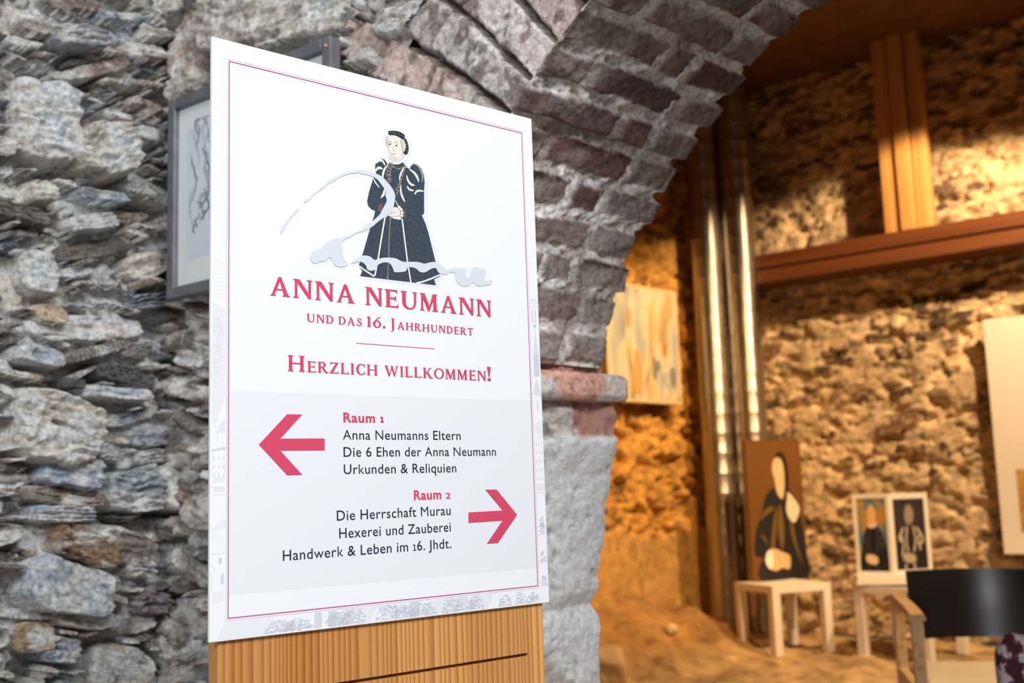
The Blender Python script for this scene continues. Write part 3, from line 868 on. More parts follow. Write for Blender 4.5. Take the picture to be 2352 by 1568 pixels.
# border rules
bc = [sb(525.5, 137.5), sb(1198, 306.5), sb(1236, 1343), sb(522.5, 1424)]
x0b = (bc[0][0] + bc[3][0]) / 2; x1b = (bc[1][0] + bc[2][0]) / 2; y0b = (bc[2][1] + bc[3][1]) / 2; y1b = (bc[0][1] + bc[1][1]) / 2
def rect_rule(x0, y0, x1, y1, w):
    return [[[(x0, y0), (x1, y0), (x1, y0 + w), (x0, y0 + w)]], [[(x0, y1 - w), (x1, y1 - w), (x1, y1), (x0, y1)]], [[(x0, y0), (x0 + w, y0), (x0 + w, y1), (x0, y1)]], [[(x1 - w, y0), (x1, y0), (x1, y1), (x1 - w, y1)]]]
ink('border_rule', rect_rule(x0b, y0b, x1b, y1b, 0.0011), M_PURP, 4, 'thin magenta border line')
ink('border_rule', rect_rule(x0b - 0.0022, y0b - 0.0022, x1b + 0.0022, y1b + 0.0022, 0.00035), M_PURP2, 4, 'hairline pale border line')
# arrows
AR = [(594, 1021), (659, 951), (694.5, 951.5), (644, 1007), (745.4, 1006.5), (745.4, 1034.5), (644, 1035), (694.6, 1090.6), (659.5, 1091.7)]
ink('arrow', [[[sb(*p) for p in AR]]], M_RED, 3, 'red arrow pointing left')
AR = [(1187.7, 1182), (1140.6, 1124), (1113.8, 1124), (1153.6, 1172), (1075.7, 1176.4), (1075.7, 1201), (1153.6, 1195.6), (1117.4, 1249), (1143.5, 1247)]
ink('arrow', [[[sb(*p) for p in AR]]], M_RED, 3, 'red arrow pointing right')
ink('divider_rule', stroke([sb(818, 788), sb(998, 801)], 0.0009), M_RED, 3, 'short thin red divider line')

def join(objs, name, label=None):
    """several flat prints of one sheet become one printed mesh"""
    V, Fc, MI, mats = [], [], [], []
    for o in objs:
        m = o.data.materials[0]
        if m not in mats: mats.append(m)
        k = len(V); M = o.matrix_basis.copy()
        V += [tuple(M @ v.co) for v in o.data.vertices]
        for p in o.data.polygons: Fc.append([k + i for i in p.vertices]); MI.append(mats.index(m))
    par = objs[0].parent
    for o in list(objs):
        me = o.data; bpy.data.objects.remove(o); bpy.data.meshes.remove(me)
    me = bpy.data.meshes.new(name); me.from_pydata(V, [], Fc)
    for m in mats: me.materials.append(m)
    me.polygons.foreach_set('material_index', MI); me.update()
    o = link(bpy.data.objects.new(name, me), par)
    if label: o['label'] = label
    return o


def kids(par, pre): return [o for o in par.children if o.name.startswith(pre)]


# ---- wedge-serif capitals, drawn as overlapping pieces on a cap height of 1
def arcpts(cx, cy, rx, ry, a0, a1, n=16):
    return [(cx + rx * math.cos(math.radians(a0 + (a1 - a0) * k / n)), cy + ry * math.sin(math.radians(a0 + (a1 - a0) * k / n))) for k in range(n + 1)]
def ring(cx, cy, rx, ry, cx2, rx2, ry2, a0, a1, cy2=None):
    return [arcpts(cx, cy, rx, ry, a0, a1) + arcpts(cx2, cy if cy2 is None else cy2, rx2, ry2, a1, a0)]
def stem(x, w, s=0.09, top=True, bot=True, y0=0.0, y1=1.0):
    pts = []
    pts += [(x - s, y0), (x + w + s, y0), (x + w + s * .9, y0 + .012), (x + w, y0 + .105)] if bot else [(x, y0), (x + w, y0)]
    pts += [(x + w, y1 - .105), (x + w + s * .9, y1 - .012), (x + w + s, y1), (x - s, y1), (x - s * .9, y1 - .012), (x, y1 - .105)] if top else [(x + w, y1), (x, y1)]
    if bot: pts += [(x, y0 + .105), (x - s * .9, y0 + .012)]
    return [pts]
def top_arm(x0, x1): return [[(x0, 1), (x1, 1), (x1 + .01, .775), (x1 - .06, .89), (x0, .91)]]
def bot_arm(x0, x1): return [[(x0, 0), (x1, 0), (x1 + .02, .24), (x1 - .07, .105), (x0, .09)]]
def serif_glyphs():
    g = {}
    g['A'] = (1.00, [[[(.08, .02), (.20, .02), (.53, .92), (.43, 1)]], [[(.42, 1), (.54, 1), (.92, .02), (.71, .02)]], [[(.24, .30), (.76, .30), (.73, .385), (.27, .385)]],
                     [[(0, 0), (.29, 0), (.285, .012), (.21, .11), (.12, .11), (.01, .012)]], [[(.61, 0), (1, 0), (.99, .012), (.885, .12), (.68, .11), (.615, .012)]]])
    g['N'] = (0.98, [[[(.10, .08), (.205, .08), (.205, .95), (.10, .92)]], [[(0, 0), (.30, 0), (.295, .012), (.205, .11), (.10, .11), (.01, .012)]],
                     [[(0, 1), (.32, 1), (.90, .12), (.905, 0), (.80, 0), (.16, .88), (.10, .90), (.01, .988)]], [[(.795, .1), (.905, 0), (.905, .92), (.795, .92)]], [[(.69, 1), (1, 1), (.99, .988), (.905, .89), (.795, .89), (.70, .988)]]])
    g['E'] = (0.76, [stem(.09, .18), top_arm(.1, .70), bot_arm(.1, .74), [[(.2, .46), (.55, .455), (.62, .35), (.62, .68), (.55, .565), (.2, .555)]]])
    g['U'] = (0.99, [[[(.10, .38), (.29, .38), (.29, .895), (.37, .988), (.38, 1), (0, 1), (.01, .988), (.10, .895)]], [[(.79, .38), (.895, .38), (.895, .895), (.975, .988), (.985, 1), (.69, 1), (.70, .988), (.79, .895)]],
                     ring(.4975, .39, .3975, .41, .54, .25, .315, 180, 360)])
    g['M'] = (1.12, [[[(.08, .08), (.18, .08), (.20, .92), (.10, .92)]], [[(0, 0), (.28, 0), (.275, .012), (.18, .11), (.08, .11), (.01, .012)]], [[(0, 1), (.28, 1), (.62, .20), (.56, 0), (.49, 0), (.13, .86), (.09, .90)]],
                     [[(.50, 0), (.565, 0), (.90, .86), (.80, 1)]], [[(.83, .06), (1.01, .06), (.99, .92), (.81, .92)]], [[(.79, 1), (1.08, 1), (1.07, .988), (.99, .89), (.81, .86)]], [[(.73, 0), (1.11, 0), (1.10, .012), (1.01, .11), (.83, .11), (.74, .012)]]])
    g['D'] = (0.93, [stem(.09, .18), ring(.36, .5, .55, .5, .36, .355, .41, -90, 90), [[(.09, .91), (.37, .91), (.37, 1), (.09, 1)]], [[(.09, 0), (.37, 0), (.37, .09), (.09, .09)]]])
    sp = catmull([(.60, .80), (.50, .92), (.34, .94), (.20, .84), (.19, .70), (.32, .57), (.48, .46), (.57, .32), (.52, .14), (.36, .055), (.18, .09), (.07, .22)], 4, False)
    n = len(sp); ws = [.09 + .10 * math.exp(-((i / n - .5) / .20) ** 2) for i in range(n)]
    g['S'] = (0.68, stroke(sp, ws) + [[[(.60, .68), (.64, .68), (.63, .95), (.57, .92)]], [[(.03, .05), (.08, .08), (.09, .33), (.04, .33)]]])
    g['J'] = (0.46, [[[(.12, .05), (.30, .05), (.30, .895), (.38, .988), (.39, 1), (.03, 1), (.04, .988), (.12, .895)]], [[(.12, .1), (.30, .1), (.29, -.05), (.20, -.19), (.02, -.29), (0, -.26), (.09, -.18), (.12, -.06)]]])
    g['H'] = (1.04, [stem(.09, .18), stem(.77, .18), [[(.2, .46), (.85, .46), (.85, .555), (.2, .555)]]])
    g['R'] = (0.93, [stem(.09, .18), ring(.36, .735, .38, .265, .36, .19, .175, -90, 90), [[(.09, .91), (.37, .91), (.37, 1), (.09, 1)]], [[(.2, .47), (.37, .47), (.37, .56), (.2, .56)]], [[(.34, .50), (.53, .50), (.78, .14), (.98, .02), (.96, -.02), (.72, -.02), (.60, .10)]]])
    g['T'] = (0.86, [stem(.34, .18, .09, False, True), [[(.02, 1), (.84, 1), (.86, .76), (.79, .89), (.52, .905), (.34, .905), (.07, .89), (0, .76)]]])
    g['Z'] = (0.84, [[[(.06, 1), (.80, 1), (.80, .95), (.56, .905), (.16, .90), (.07, .78)]], [[(.56, .92), (.80, .97), (.26, .07), (0, 0), (.0, .04)]], [[(0, 0), (.78, 0), (.82, .24), (.72, .105), (.2, .09)]]])
    g['L'] = (0.76, [stem(.09, .18), bot_arm(.1, .72)])
    g['I'] = (0.36, [stem(.09, .18)])
    g['C'] = (0.86, [ring(.50, .5, .48, .515, .535, .31, .425, 48, 318), [[(.78, .70), (.84, .70), (.84, .98), (.79, .94)]], [[(.77, .16), (.84, .09), (.86, .30), (.82, .32)]]])
    g['W'] = (1.34, [[[(.04, .96), (.24, .96), (.50, .10), (.46, 0), (.38, 0)]], [[(.0, 1), (.34, 1), (.33, .988), (.26, .9), (.10, .9), (.01, .988)]], [[(.40, 0), (.46, 0), (.72, .78), (.70, .95)]], [[(.60, 1), (.76, 1), (1.02, .10), (.98, 0), (.90, 0)]], [[(.92, 0), (.98, 0), (1.25, .93), (1.16, .93)]], [[(1.06, 1), (1.35, 1), (1.34, .988), (1.25, .9), (1.15, .9), (1.07, .988)]]])
    g['K'] = (1.00, [stem(.09, .18), [[(.24, .46), (.30, .40), (.80, .93), (.68, .93)]], [[(.60, 1), (.90, 1), (.89, .988), (.80, .91), (.66, .91), (.60, .988)]], [[(.32, .55), (.50, .62), (.80, .17), (1.02, .02), (1.0, -.02), (.72, -.02)]]])
    g['O'] = (1.04, ring(.52, .5, .52, .52, .52, .335, .43, 0, 180) and [ring(.52, .5, .52, .52, .52, .335, .43, 0, 180), ring(.52, .5, .52, .52, .52, .335, .43, 180, 360)])
    g['1'] = (0.44, [[[(.14, .06), (.33, .06), (.33, 1.0), (.30, 1.0), (0, .86), (.01, .82), (.14, .84)]], [[(.03, 0), (.44, 0), (.43, .012), (.33, .10), (.14, .10), (.04, .012)]]])
    g['6'] = (0.78, [ring(.39, .33, .39, .35, .40, .205, .26, 0, 360), [catmull([(.70, 1.0), (.50, .93), (.26, .72), (.12, .48), (.01, .30), (.14, .20), (.22, .40), (.30, .60), (.48, .82), (.72, .97)], 3)]])
    g['.'] = (0.24, [disc((.12, .10), .12, .12)])
    g['!'] = (0.30, [[[(.0, 1.02), (.28, 1.02), (.17, .30), (.11, .30)]], disc((.14, .11), .13, .12)])
    return g
SG = serif_glyphs()
def serif_line(name, runs, pl, pr, cap, layer, m, gap=0.14, label=None):
    """runs: [(text, scale)]; fitted between the two baseline points"""
    a = np.array(sb(*pl)); b = np.array(sb(*pr))
    items = []; x = 0.0
    for text, sc in runs:
        for ch in text:
            if ch == ' ': x += 0.42 * sc; continue
            adv, pcs = SG[ch]; items.append((x, sc, pcs)); x += (adv + gap) * sc
            last = gap * sc
    total = x - last
    L = np.linalg.norm(b - a); ux = (b - a) / L; uy = np.array([-ux[1], ux[0]])
    kx = L / total; ky = cap
    polys = []
    for x, sc, pcs in items:
        for loops in pcs:
            for dx in (-0.014, 0.014):
                polys.append([[a + ux * (x + (p[0] + dx) * sc) * kx + uy * p[1] * sc * ky for p in l] for l in loops])
    return ink(name, polys, m, layer, label)
capm = lambda u, v0, v1: sb(u, v0)[1] - sb(u, v1)[1]
serif_line('heading_lettering', [('ANNA', 1), (' ', 1), ('NEUMANN', 1)], (620, 678.3), (1128.5, 729), capm(640, 635, 679.5), 3, M_RED, label='large red serif heading')
c2 = capm(850, 727, 752)
serif_line('heading_lettering', [('UND DAS ', .74), ('16.', 1), (' ', .9), ('J', 1), ('AHRHUNDERT', .72)], (704, 739), (1086.5, 770.5), c2, 3, M_RED, 0.17, label='small red serif subheading')
serif_line('heading_lettering', [('H', 1), ('ERZLICH', .70), (' ', .9), ('WILLKOMMEN', .70), ('!', 1)], (660.5, 852.5), (1128, 875.5), capm(668, 815.5, 853), 3, M_RED, 0.15, label='red serif welcome line')

# ---- humanist sans lines from the built-in typeface
_adv = {}
def glyph(ch, offs=0.0):
    k = (ch, offs)
    if k in _adv: return _adv[k]
    cu = bpy.data.curves.new('t', 'FONT'); ob = bpy.data.objects.new('t', cu); COL.objects.link(ob)
    def wid(s):
        cu.body = s; bpy.context.view_layer.update(); return ob.dimensions.x
    adv = wid('H' + ch + 'H') - wid('HH')
    cu.body = ch; cu.offset = 0.0 if ch in 'MNAwk' else offs; cu.resolution_u = 5
    bpy.context.view_layer.update()
    me = ob.to_mesh() if False else bpy.data.meshes.new_from_object(ob.evaluated_get(bpy.context.evaluated_depsgraph_get()))
    vs = np.array([v.co[:2] for v in me.vertices]) if len(me.vertices) else np.zeros((0, 2))
    fs = [list(p.vertices) for p in me.polygons]
    bpy.data.meshes.remove(me); bpy.data.objects.remove(ob); bpy.data.curves.remove(cu)
    _adv[k] = (adv, vs, fs)
    return _adv[k]
CAPH = float(glyph('H')[1][:, 1].max()); XH = float(glyph('x')[1][:, 1].max())
def sans_line(name, text, pl, pr, cap, layer, m, offs=0.004, label=None, gap=0.035):
    a = np.array(sb(*pl)); b = np.array(sb(*pr))
    x = 0.0; items = []; first = None
    for ch in text:
        if ch == ' ': x += 0.30; continue
        if ch == '1':
            w = 0.30; t = 0.072 + offs * 2
            vs = np.array([(.03, 0), (.29, 0), (.29, t * .8), (.03, t * .8), (.16 - t / 2, 0), (.16 + t / 2, 0), (.16 + t / 2, XH), (.16 - t / 2, XH), (.03, XH), (.16, XH), (.16, XH - t * .9), (.03, XH - t * .9)])
            fs = [[0, 1, 2, 3], [4, 5, 6, 7], [8, 11, 10, 9]]; adv = w
        else:
            adv, vs, fs = glyph(ch, offs)
            if ch == '2': vs = vs * np.array([0.86, XH / vs[:, 1].max()]); adv *= 0.86
        items.append((x, vs, fs)); x += adv + gap
    xmin = min(i[0] + i[1][:, 0].min() for i in items[:1]); xmax = items[-1][0] + items[-1][1][:, 0].max()
    L = np.linalg.norm(b - a); ux = (b - a) / L; uy = np.array([-ux[1], ux[0]])
    kx = L / (xmax - xmin); ky = cap / CAPH
    V, Fc = [], []
    for x, vs, fs in items:
        base = len(V)
        for p in vs:
            q = a + ux * (x + p[0] - xmin) * kx + uy * p[1] * ky
            V.append((q[0], q[1], 0.00008 * layer))
        Fc += [[base + i for i in f] for f in fs]
    me = bpy.data.meshes.new(name); me.from_pydata(V, [], Fc); me.materials.append(m)
    o = link(bpy.data.objects.new(name, me), panel); o.matrix_local = PRM
    if label: o['label'] = label
    return o
cb_ = capm(791, 948, 969.2); cr = capm(795, 987.5, 1009.5)
sans_line('direction_lettering', 'Raum 1', (788.5, 969), (881.5, 970.5), cb_, 3, M_RED, 0.030, 'bold red room heading beside the left arrow', 0.05)
sans_line('direction_lettering', 'Anna Neumanns Eltern', (787.5, 1009.2), (1058, 1010), cr, 3, M_NAVY, 0.006, 'dark blue direction line')
sans_line('direction_lettering', 'Die 6 Ehen der Anna Neumann', (789, 1048.7), (1139, 1046.3), cr, 3, M_NAVY, 0.006, 'dark blue direction line')
sans_line('direction_lettering', 'Urkunden & Reliquien', (789.5, 1088.5), (1048, 1084.2), cr, 3, M_NAVY, 0.006, 'dark blue direction line')
sans_line('direction_lettering', 'Raum 2', (950.5, 1147.5), (1034.5, 1144.5), cb_ * 1.02, 3, M_RED, 0.030, 'bold red room heading beside the right arrow', 0.05)
sans_line('direction_lettering', 'Die Herrschaft Murau', (773.5, 1195.5), (1035, 1182), cr * 1.02, 3, M_NAVY, 0.006, 'dark blue direction line')
sans_line('direction_lettering', 'Hexerei und Zauberei', (779, 1236), (1035.5, 1220), cr * 1.02, 3, M_NAVY, 0.006, 'dark blue direction line')
sans_line('direction_lettering', 'Handwerk & Leben im 16. Jhdt.', (649.5, 1287.8), (1036.5, 1258), cr * 1.02, 3, M_NAVY, 0.006, 'dark blue direction line')

# ---- printed figure of a lady in a dark gown, and the pale brush signature over it
z3 = lambda X, Y: sb(600 + X / 3.563, 260 + Y / 3.563)
z5 = lambda X, Y: sb(820 + X / 7.84, 280 + Y / 7.84)
z6 = lambda X, Y: sb(820 + X / 7.125, 460 + Y / 7.125)
z7 = lambda X, Y: sb(630 + X / 4.523, 380 + Y / 4.523)
def zz(f, pts): return [f(*p) for p in pts]
GOWN = [(935, 480), (931, 430), (945, 390), (975, 371), (1005, 376), (1028, 404), (1034, 428), (1048, 404), (1090, 420), (1160, 402), (1172, 420), (1186, 440), (1214, 456), (1226, 428), (1250, 413), (1280, 422), (1310, 452), (1330, 505), (1337, 560), (1332, 640), (1333, 780), (1332, 822), (1314, 836), (1322, 852), (1345, 905), (1370, 985), (1400, 1110), (1430, 1228), (1445, 1290), (1464, 1322), (1462, 1336), (1415, 1360), (1430, 1408), (808, 1333), (826, 1290), (796, 1252), (830, 1150), (888, 950), (905, 900), (925, 832), (932, 800), (900, 786), (874, 757), (866, 722), (880, 650), (914, 536), (948, 512)]
HEADS = [(1020, 190), (1040, 146), (1100, 150), (1165, 180), (1172, 205), (1195, 240), (1205, 290), (1200, 325), (1185, 338), (1170, 350), (1175, 380), (1160, 405), (1080, 420), (1048, 400), (1040, 330), (1030, 270), (1018, 230)]
sh_off = lambda pts: [(x + 30, y + 26) for x, y in pts]
ink('portrait_print', [[zz(z3, sh_off(GOWN))], [zz(z3, sh_off(HEADS))]], M_SHADOW, 1, 'pale lilac printed shadow of the figure')
ink('portrait_print', [[zz(z3, GOWN)]], M_GOWN, 2, 'printed dark gown of the figure')
ruff = [(545, 520), (560, 600), (585, 680), (610, 715), (650, 735), (690, 762), (730, 768), (780, 752), (820, 722), (850, 690), (858, 620), (845, 575), (826, 545), (790, 622), (720, 669), (670, 666), (610, 611), (575, 522)]
ink('portrait_print', [[zz(z5, ruff)]], M_WHITEI, 3, 'printed white ruff')
pl_ = []
for k in range(15):
    t = k / 14; a = math.radians(200 + 150 * t)
    c = (703 + 120 * math.cos(a), 590 - 88 * math.sin(a)); d = (703 + 148 * math.cos(a), 590 - 140 * math.sin(a))
    pl_ += stroke(zz(z5, [c, ((c[0] + d[0]) / 2, (c[1] + d[1]) / 2 + 6), d]), 0.0005)
ink('portrait_print', pl_, M_GREYI, 4, 'printed grey pleats of the ruff')
face = catmull([(556, 250), (620, 232), (700, 235), (775, 290), (812, 400), (828, 520), (800, 610), (735, 662), (690, 672), (645, 648), (600, 590), (572, 515), (560, 420), (550, 330)], 3)
ink('portrait_print', [[zz(z5, face)]], M_SKIN, 4, 'printed pale face')
veil = [[zz(z5, [(540, 243), (515, 290), (511, 350), (528, 420), (556, 472), (552, 340), (562, 250)])], [zz(z5, [(782, 300), (850, 330), (880, 420), (870, 520), (840, 562), (812, 470), (790, 390)])]]
ink('portrait_print', veil, M_VEIL, 5, 'printed pale veil')
hat = [zz(z5, catmull([(562, 170), (600, 160), (700, 163), (790, 190), (856, 240), (850, 295), (830, 316), (780, 290), (680, 242), (575, 234)], 3))]
snood = [zz(z5, catmull([(845, 290), (892, 330), (920, 420), (926, 500), (905, 572), (868, 588), (830, 560), (866, 500), (876, 420), (850, 340)], 3))]
ink('portrait_print', [hat, snood], M_DARKI, 6, 'printed dark hat and hairnet')
fx = []
fx += stroke(zz(z5, [(562, 362), (590, 348), (612, 358), (626, 386)]), 0.0004) + stroke(zz(z5, [(664, 372), (700, 362), (730, 378), (742, 398)]), 0.0004)
fx += stroke(zz(z5, [(658, 425), (650, 480), (640, 516), (664, 526), (672, 512)]), 0.0004) + stroke(zz(z5, [(552, 330), (562, 430), (578, 520), (612, 606), (672, 664), (720, 666)]), 0.0004)
fx += stroke(zz(z5, [(782, 330), (800, 440), (824, 530), (800, 604)]), 0.0007) + stroke(zz(z5, [(540, 250), (516, 300), (514, 360), (540, 440)]), 0.0004)
fx += stroke(zz(z5, [(572, 396), (590, 386), (608, 398)]), 0.0004) + stroke(zz(z5, [(688, 420), (708, 410), (730, 424)]), 0.0004)
fx += [s for p in [(600, 196), (640, 196), (680, 202), (720, 212), (760, 226), (800, 246), (830, 262), (890, 400), (900, 460), (895, 520), (880, 360)] for s in [[disc(z5(*p), 0.0009, 0.0006, 8)[0]]]]
ink('portrait_print', fx, M_GREYI, 7, 'printed grey facial lines')
ink('portrait_print', [disc(z5(591, 403), 0.0011, 0.0010), disc(z5(706, 427), 0.0011, 0.0010)], M_DARKI, 8, 'printed dark eyes')
ink('portrait_print', [[zz(z5, [(612, 568), (640, 566), (690, 572), (672, 584), (650, 588)])]], M_LIPI, 8, 'printed lips')
def slash(f, pts, w): return stroke(zz(f, catmull(pts, 4, False)), w, True)
ws_ = []
ws_ += slash(z5, [(345, 740), (400, 690), (460, 705), (505, 785)], .0036) + slash(z5, [(330, 890), (370, 835), (420, 830), (460, 850)], .0036)
ws_ += slash(z5, [(545, 780), (490, 860), (462, 960), (470, 1010)], .0032) + slash(z5, [(290, 1010), (330, 1090), (405, 1185)], .0020)
ws_ += slash(z5, [(495, 1210), (480, 1290), (430, 1368)], .0036) + slash(z5, [(865, 800), (810, 880), (770, 980), (765, 1060)], .0026)
ws_ += slash(z5, [(940, 850), (1030, 920), (1085, 1000), (1105, 1080)], .0040) + slash(z5, [(890, 960), (920, 1060), (975, 1125), (1035, 1140)], .0036)
ws_ += slash(z5, [(900, 1150), (940, 1215), (1020, 1235)], .0030) + slash(z5, [(1030, 1305), (1090, 1240), (1200, 1245)], .0028) + slash(z5, [(785, 1130), (790, 1270), (825, 1370), (862, 1440)], .0034)
ws_ += slash(z6, [(622, -5), (660, 70), (700, 150)], .0014)
for a_, b_ in (([(458, 262), (400, 600), (345, 945), (292, 1222), (272, 1240), (150, 1160), (28, 1075)], .0022), ([(735, 300), (780, 660), (825, 1010), (880, 1342)], .0022), ([(965, 1356), (1080, 1330), (1200, 1285), (1352, 1222)], .0022)):
    ws_ += stroke(zz(z6, a_), b_)
ink('portrait_print', ws_, M_WHITEI, 3, 'printed white slashes and seams of the gown')
gr_ = slash(z5, [(1000, 752), (1090, 790), (1160, 900), (1180, 1010), (1160, 1090)], .0034)
ink('portrait_print', gr_, M_GREYI, 3, 'printed grey sleeve slash')
gd = []
for path, n in (([(590, 730), (560, 830), (545, 950), (570, 1080)], 14), ([(640, 750), (600, 860), (590, 960), (595, 1060)], 14), ([(870, 810), (830, 920), (790, 1040), (760, 1110), (690, 1230)], 18), ([(780, 1060), (760, 1180), (712, 1300)], 10), ([(650, 800), (700, 830), (760, 845), (820, 820), (868, 790)], 14)):
    pp = catmull(path, 6, False)
    for i in range(n):
        p = pp[int(i * (len(pp) - 1) / (n - 1))]
        gd.append(disc(z5(p[0] + (8 if i % 2 else -8), p[1]), 0.0012, 0.0010, 7))
chain = [(545, 270), (525, 600), (515, 940), (497, 1290)]
cp = catmull(chain, 14, False)
for i, p in enumerate(cp): gd.append(disc(z6(p[0] + (5 if i % 2 else -5), p[1]), 0.0006, 0.0016, 6))
ink('portrait_print', gd, M_GOLDI, 4, 'printed gold chains')
ink('portrait_print', [[zz(z6, [(350, 70), (385, 60), (420, 70), (400, 160), (370, 190), (345, 170)])], [zz(z6, [(750, 150), (785, 148), (800, 280), (762, 285)])]], M_BROWNI, 3, 'printed brown cuffs')
hand = [[zz(z6, catmull([(478, 238), (530, 165), (590, 118), (640, 112), (690, 150), (712, 210), (695, 262), (620, 264), (545, 262), (500, 252)], 3))], [zz(z6, [(545, 266), (600, 302), (690, 318), (712, 262)])]]
for c in ((690, 112, 26), (722, 150, 26), (738, 200, 26), (732, 250, 26), (700, 292, 24), (655, 296, 18), (470, 262, 18)): hand.append(disc(z6(c[0], c[1]), c[2] / 7.125 / 1500, c[2] / 7.125 / 1750, 12))
ink('portrait_print', hand, M_SKIN, 4, 'printed folded hands with lace cuffs')
hl = stroke(zz(z6, [(490, 232), (560, 190), (620, 175)]), .0003) + stroke(zz(z6, [(500, 245), (570, 212), (640, 200)]), .0003) + stroke(zz(z6, [(545, 262), (620, 262), (692, 256), (706, 215)]), .0004)
ink('portrait_print', hl, M_GREYI, 6, 'printed finger lines')
SW0 = [(250, 438), (215, 465), (160, 530), (90, 610), (65, 655), (62, 700), (70, 728), (75, 700), (110, 655), (120, 615), (180, 540), (240, 470)]
SW1 = [(305, 365), (330, 350), (360, 345), (380, 310), (440, 265), (500, 215), (530, 195), (545, 165), (640, 115), (740, 68), (860, 48), (950, 52), (1040, 80), (1120, 120), (1190, 195), (1230, 250), (1253, 310), (1250, 350), (1235, 430), (1190, 505), (1140, 540), (1080, 580), (1010, 640), (920, 685), (860, 700), (800, 735), (740, 765), (698, 790), (695, 830), (705, 910), (715, 970), (755, 1005), (758, 1035), (720, 1052), (670, 1055), (620, 1030), (598, 985), (580, 960), (560, 965), (540, 985), (505, 1000), (470, 1000), (440, 1015), (410, 1015), (380, 990), (367, 955), (380, 920), (420, 880), (490, 855), (530, 810), (590, 770), (650, 757), (690, 755), (720, 738), (770, 735), (800, 710), (850, 690), (900, 660), (940, 630), (960, 605), (1000, 595), (1050, 550), (1095, 505), (1110, 475), (1140, 420), (1165, 365), (1150, 310), (1155, 270), (1110, 200), (1060, 140), (1000, 110), (930, 90), (900, 88), (870, 70), (845, 82), (790, 85), (720, 105), (650, 140), (580, 180), (535, 210), (500, 240), (450, 275), (390, 320), (375, 345), (345, 370), (310, 388)]
SW2 = [(790, 1018), (840, 970), (905, 940), (950, 936), (1000, 950), (1035, 980), (1085, 968), (1150, 957), (1250, 962), (1300, 985), (1340, 1000), (1440, 1000), (1500, 1005), (1560, 1020), (1620, 1005), (1680, 1005), (1740, 1030), (1780, 1080), (1840, 1070), (1900, 1063), (1970, 1065), (1992, 1090), (1985, 1150), (1995, 1168), (2015, 1160), (2040, 1110), (2055, 1065), (2090, 1052), (2130, 1070), (2180, 1075), (2193, 1100), (2180, 1150), (2180, 1190), (2200, 1200), (2230, 1185), (2255, 1185), (2262, 1205), (2240, 1240), (2180, 1245), (2130, 1255), (2090, 1240), (2065, 1215), (2020, 1245), (1970, 1255), (1920, 1235), (1885, 1190), (1880, 1140), (1865, 1112), (1820, 1110), (1790, 1130), (1740, 1125), (1700, 1110), (1680, 1070), (1640, 1068), (1600, 1090), (1560, 1110), (1510, 1105), (1475, 1075), (1430, 1058), (1385, 1060), (1370, 1090), (1340, 1105), (1250, 1108), (1235, 1085), (1215, 1040), (1180, 1010), (1130, 1008), (1080, 1030), (1055, 1070), (1030, 1090), (990, 1093), (960, 1075), (950, 1040), (910, 1005), (860, 1005)]
ink('brush_signature', [[zz(z7, catmull(s, 3))] for s in (SW0, SW1, SW2)] + [disc(z7(273, 411), .0004)], M_SWOOSH, 9, 'pale blue brush-stroke signature')

join(kids(panel, 'portrait_print'), 'portrait_print', 'printed figure of a lady in a dark gown with white ruff')

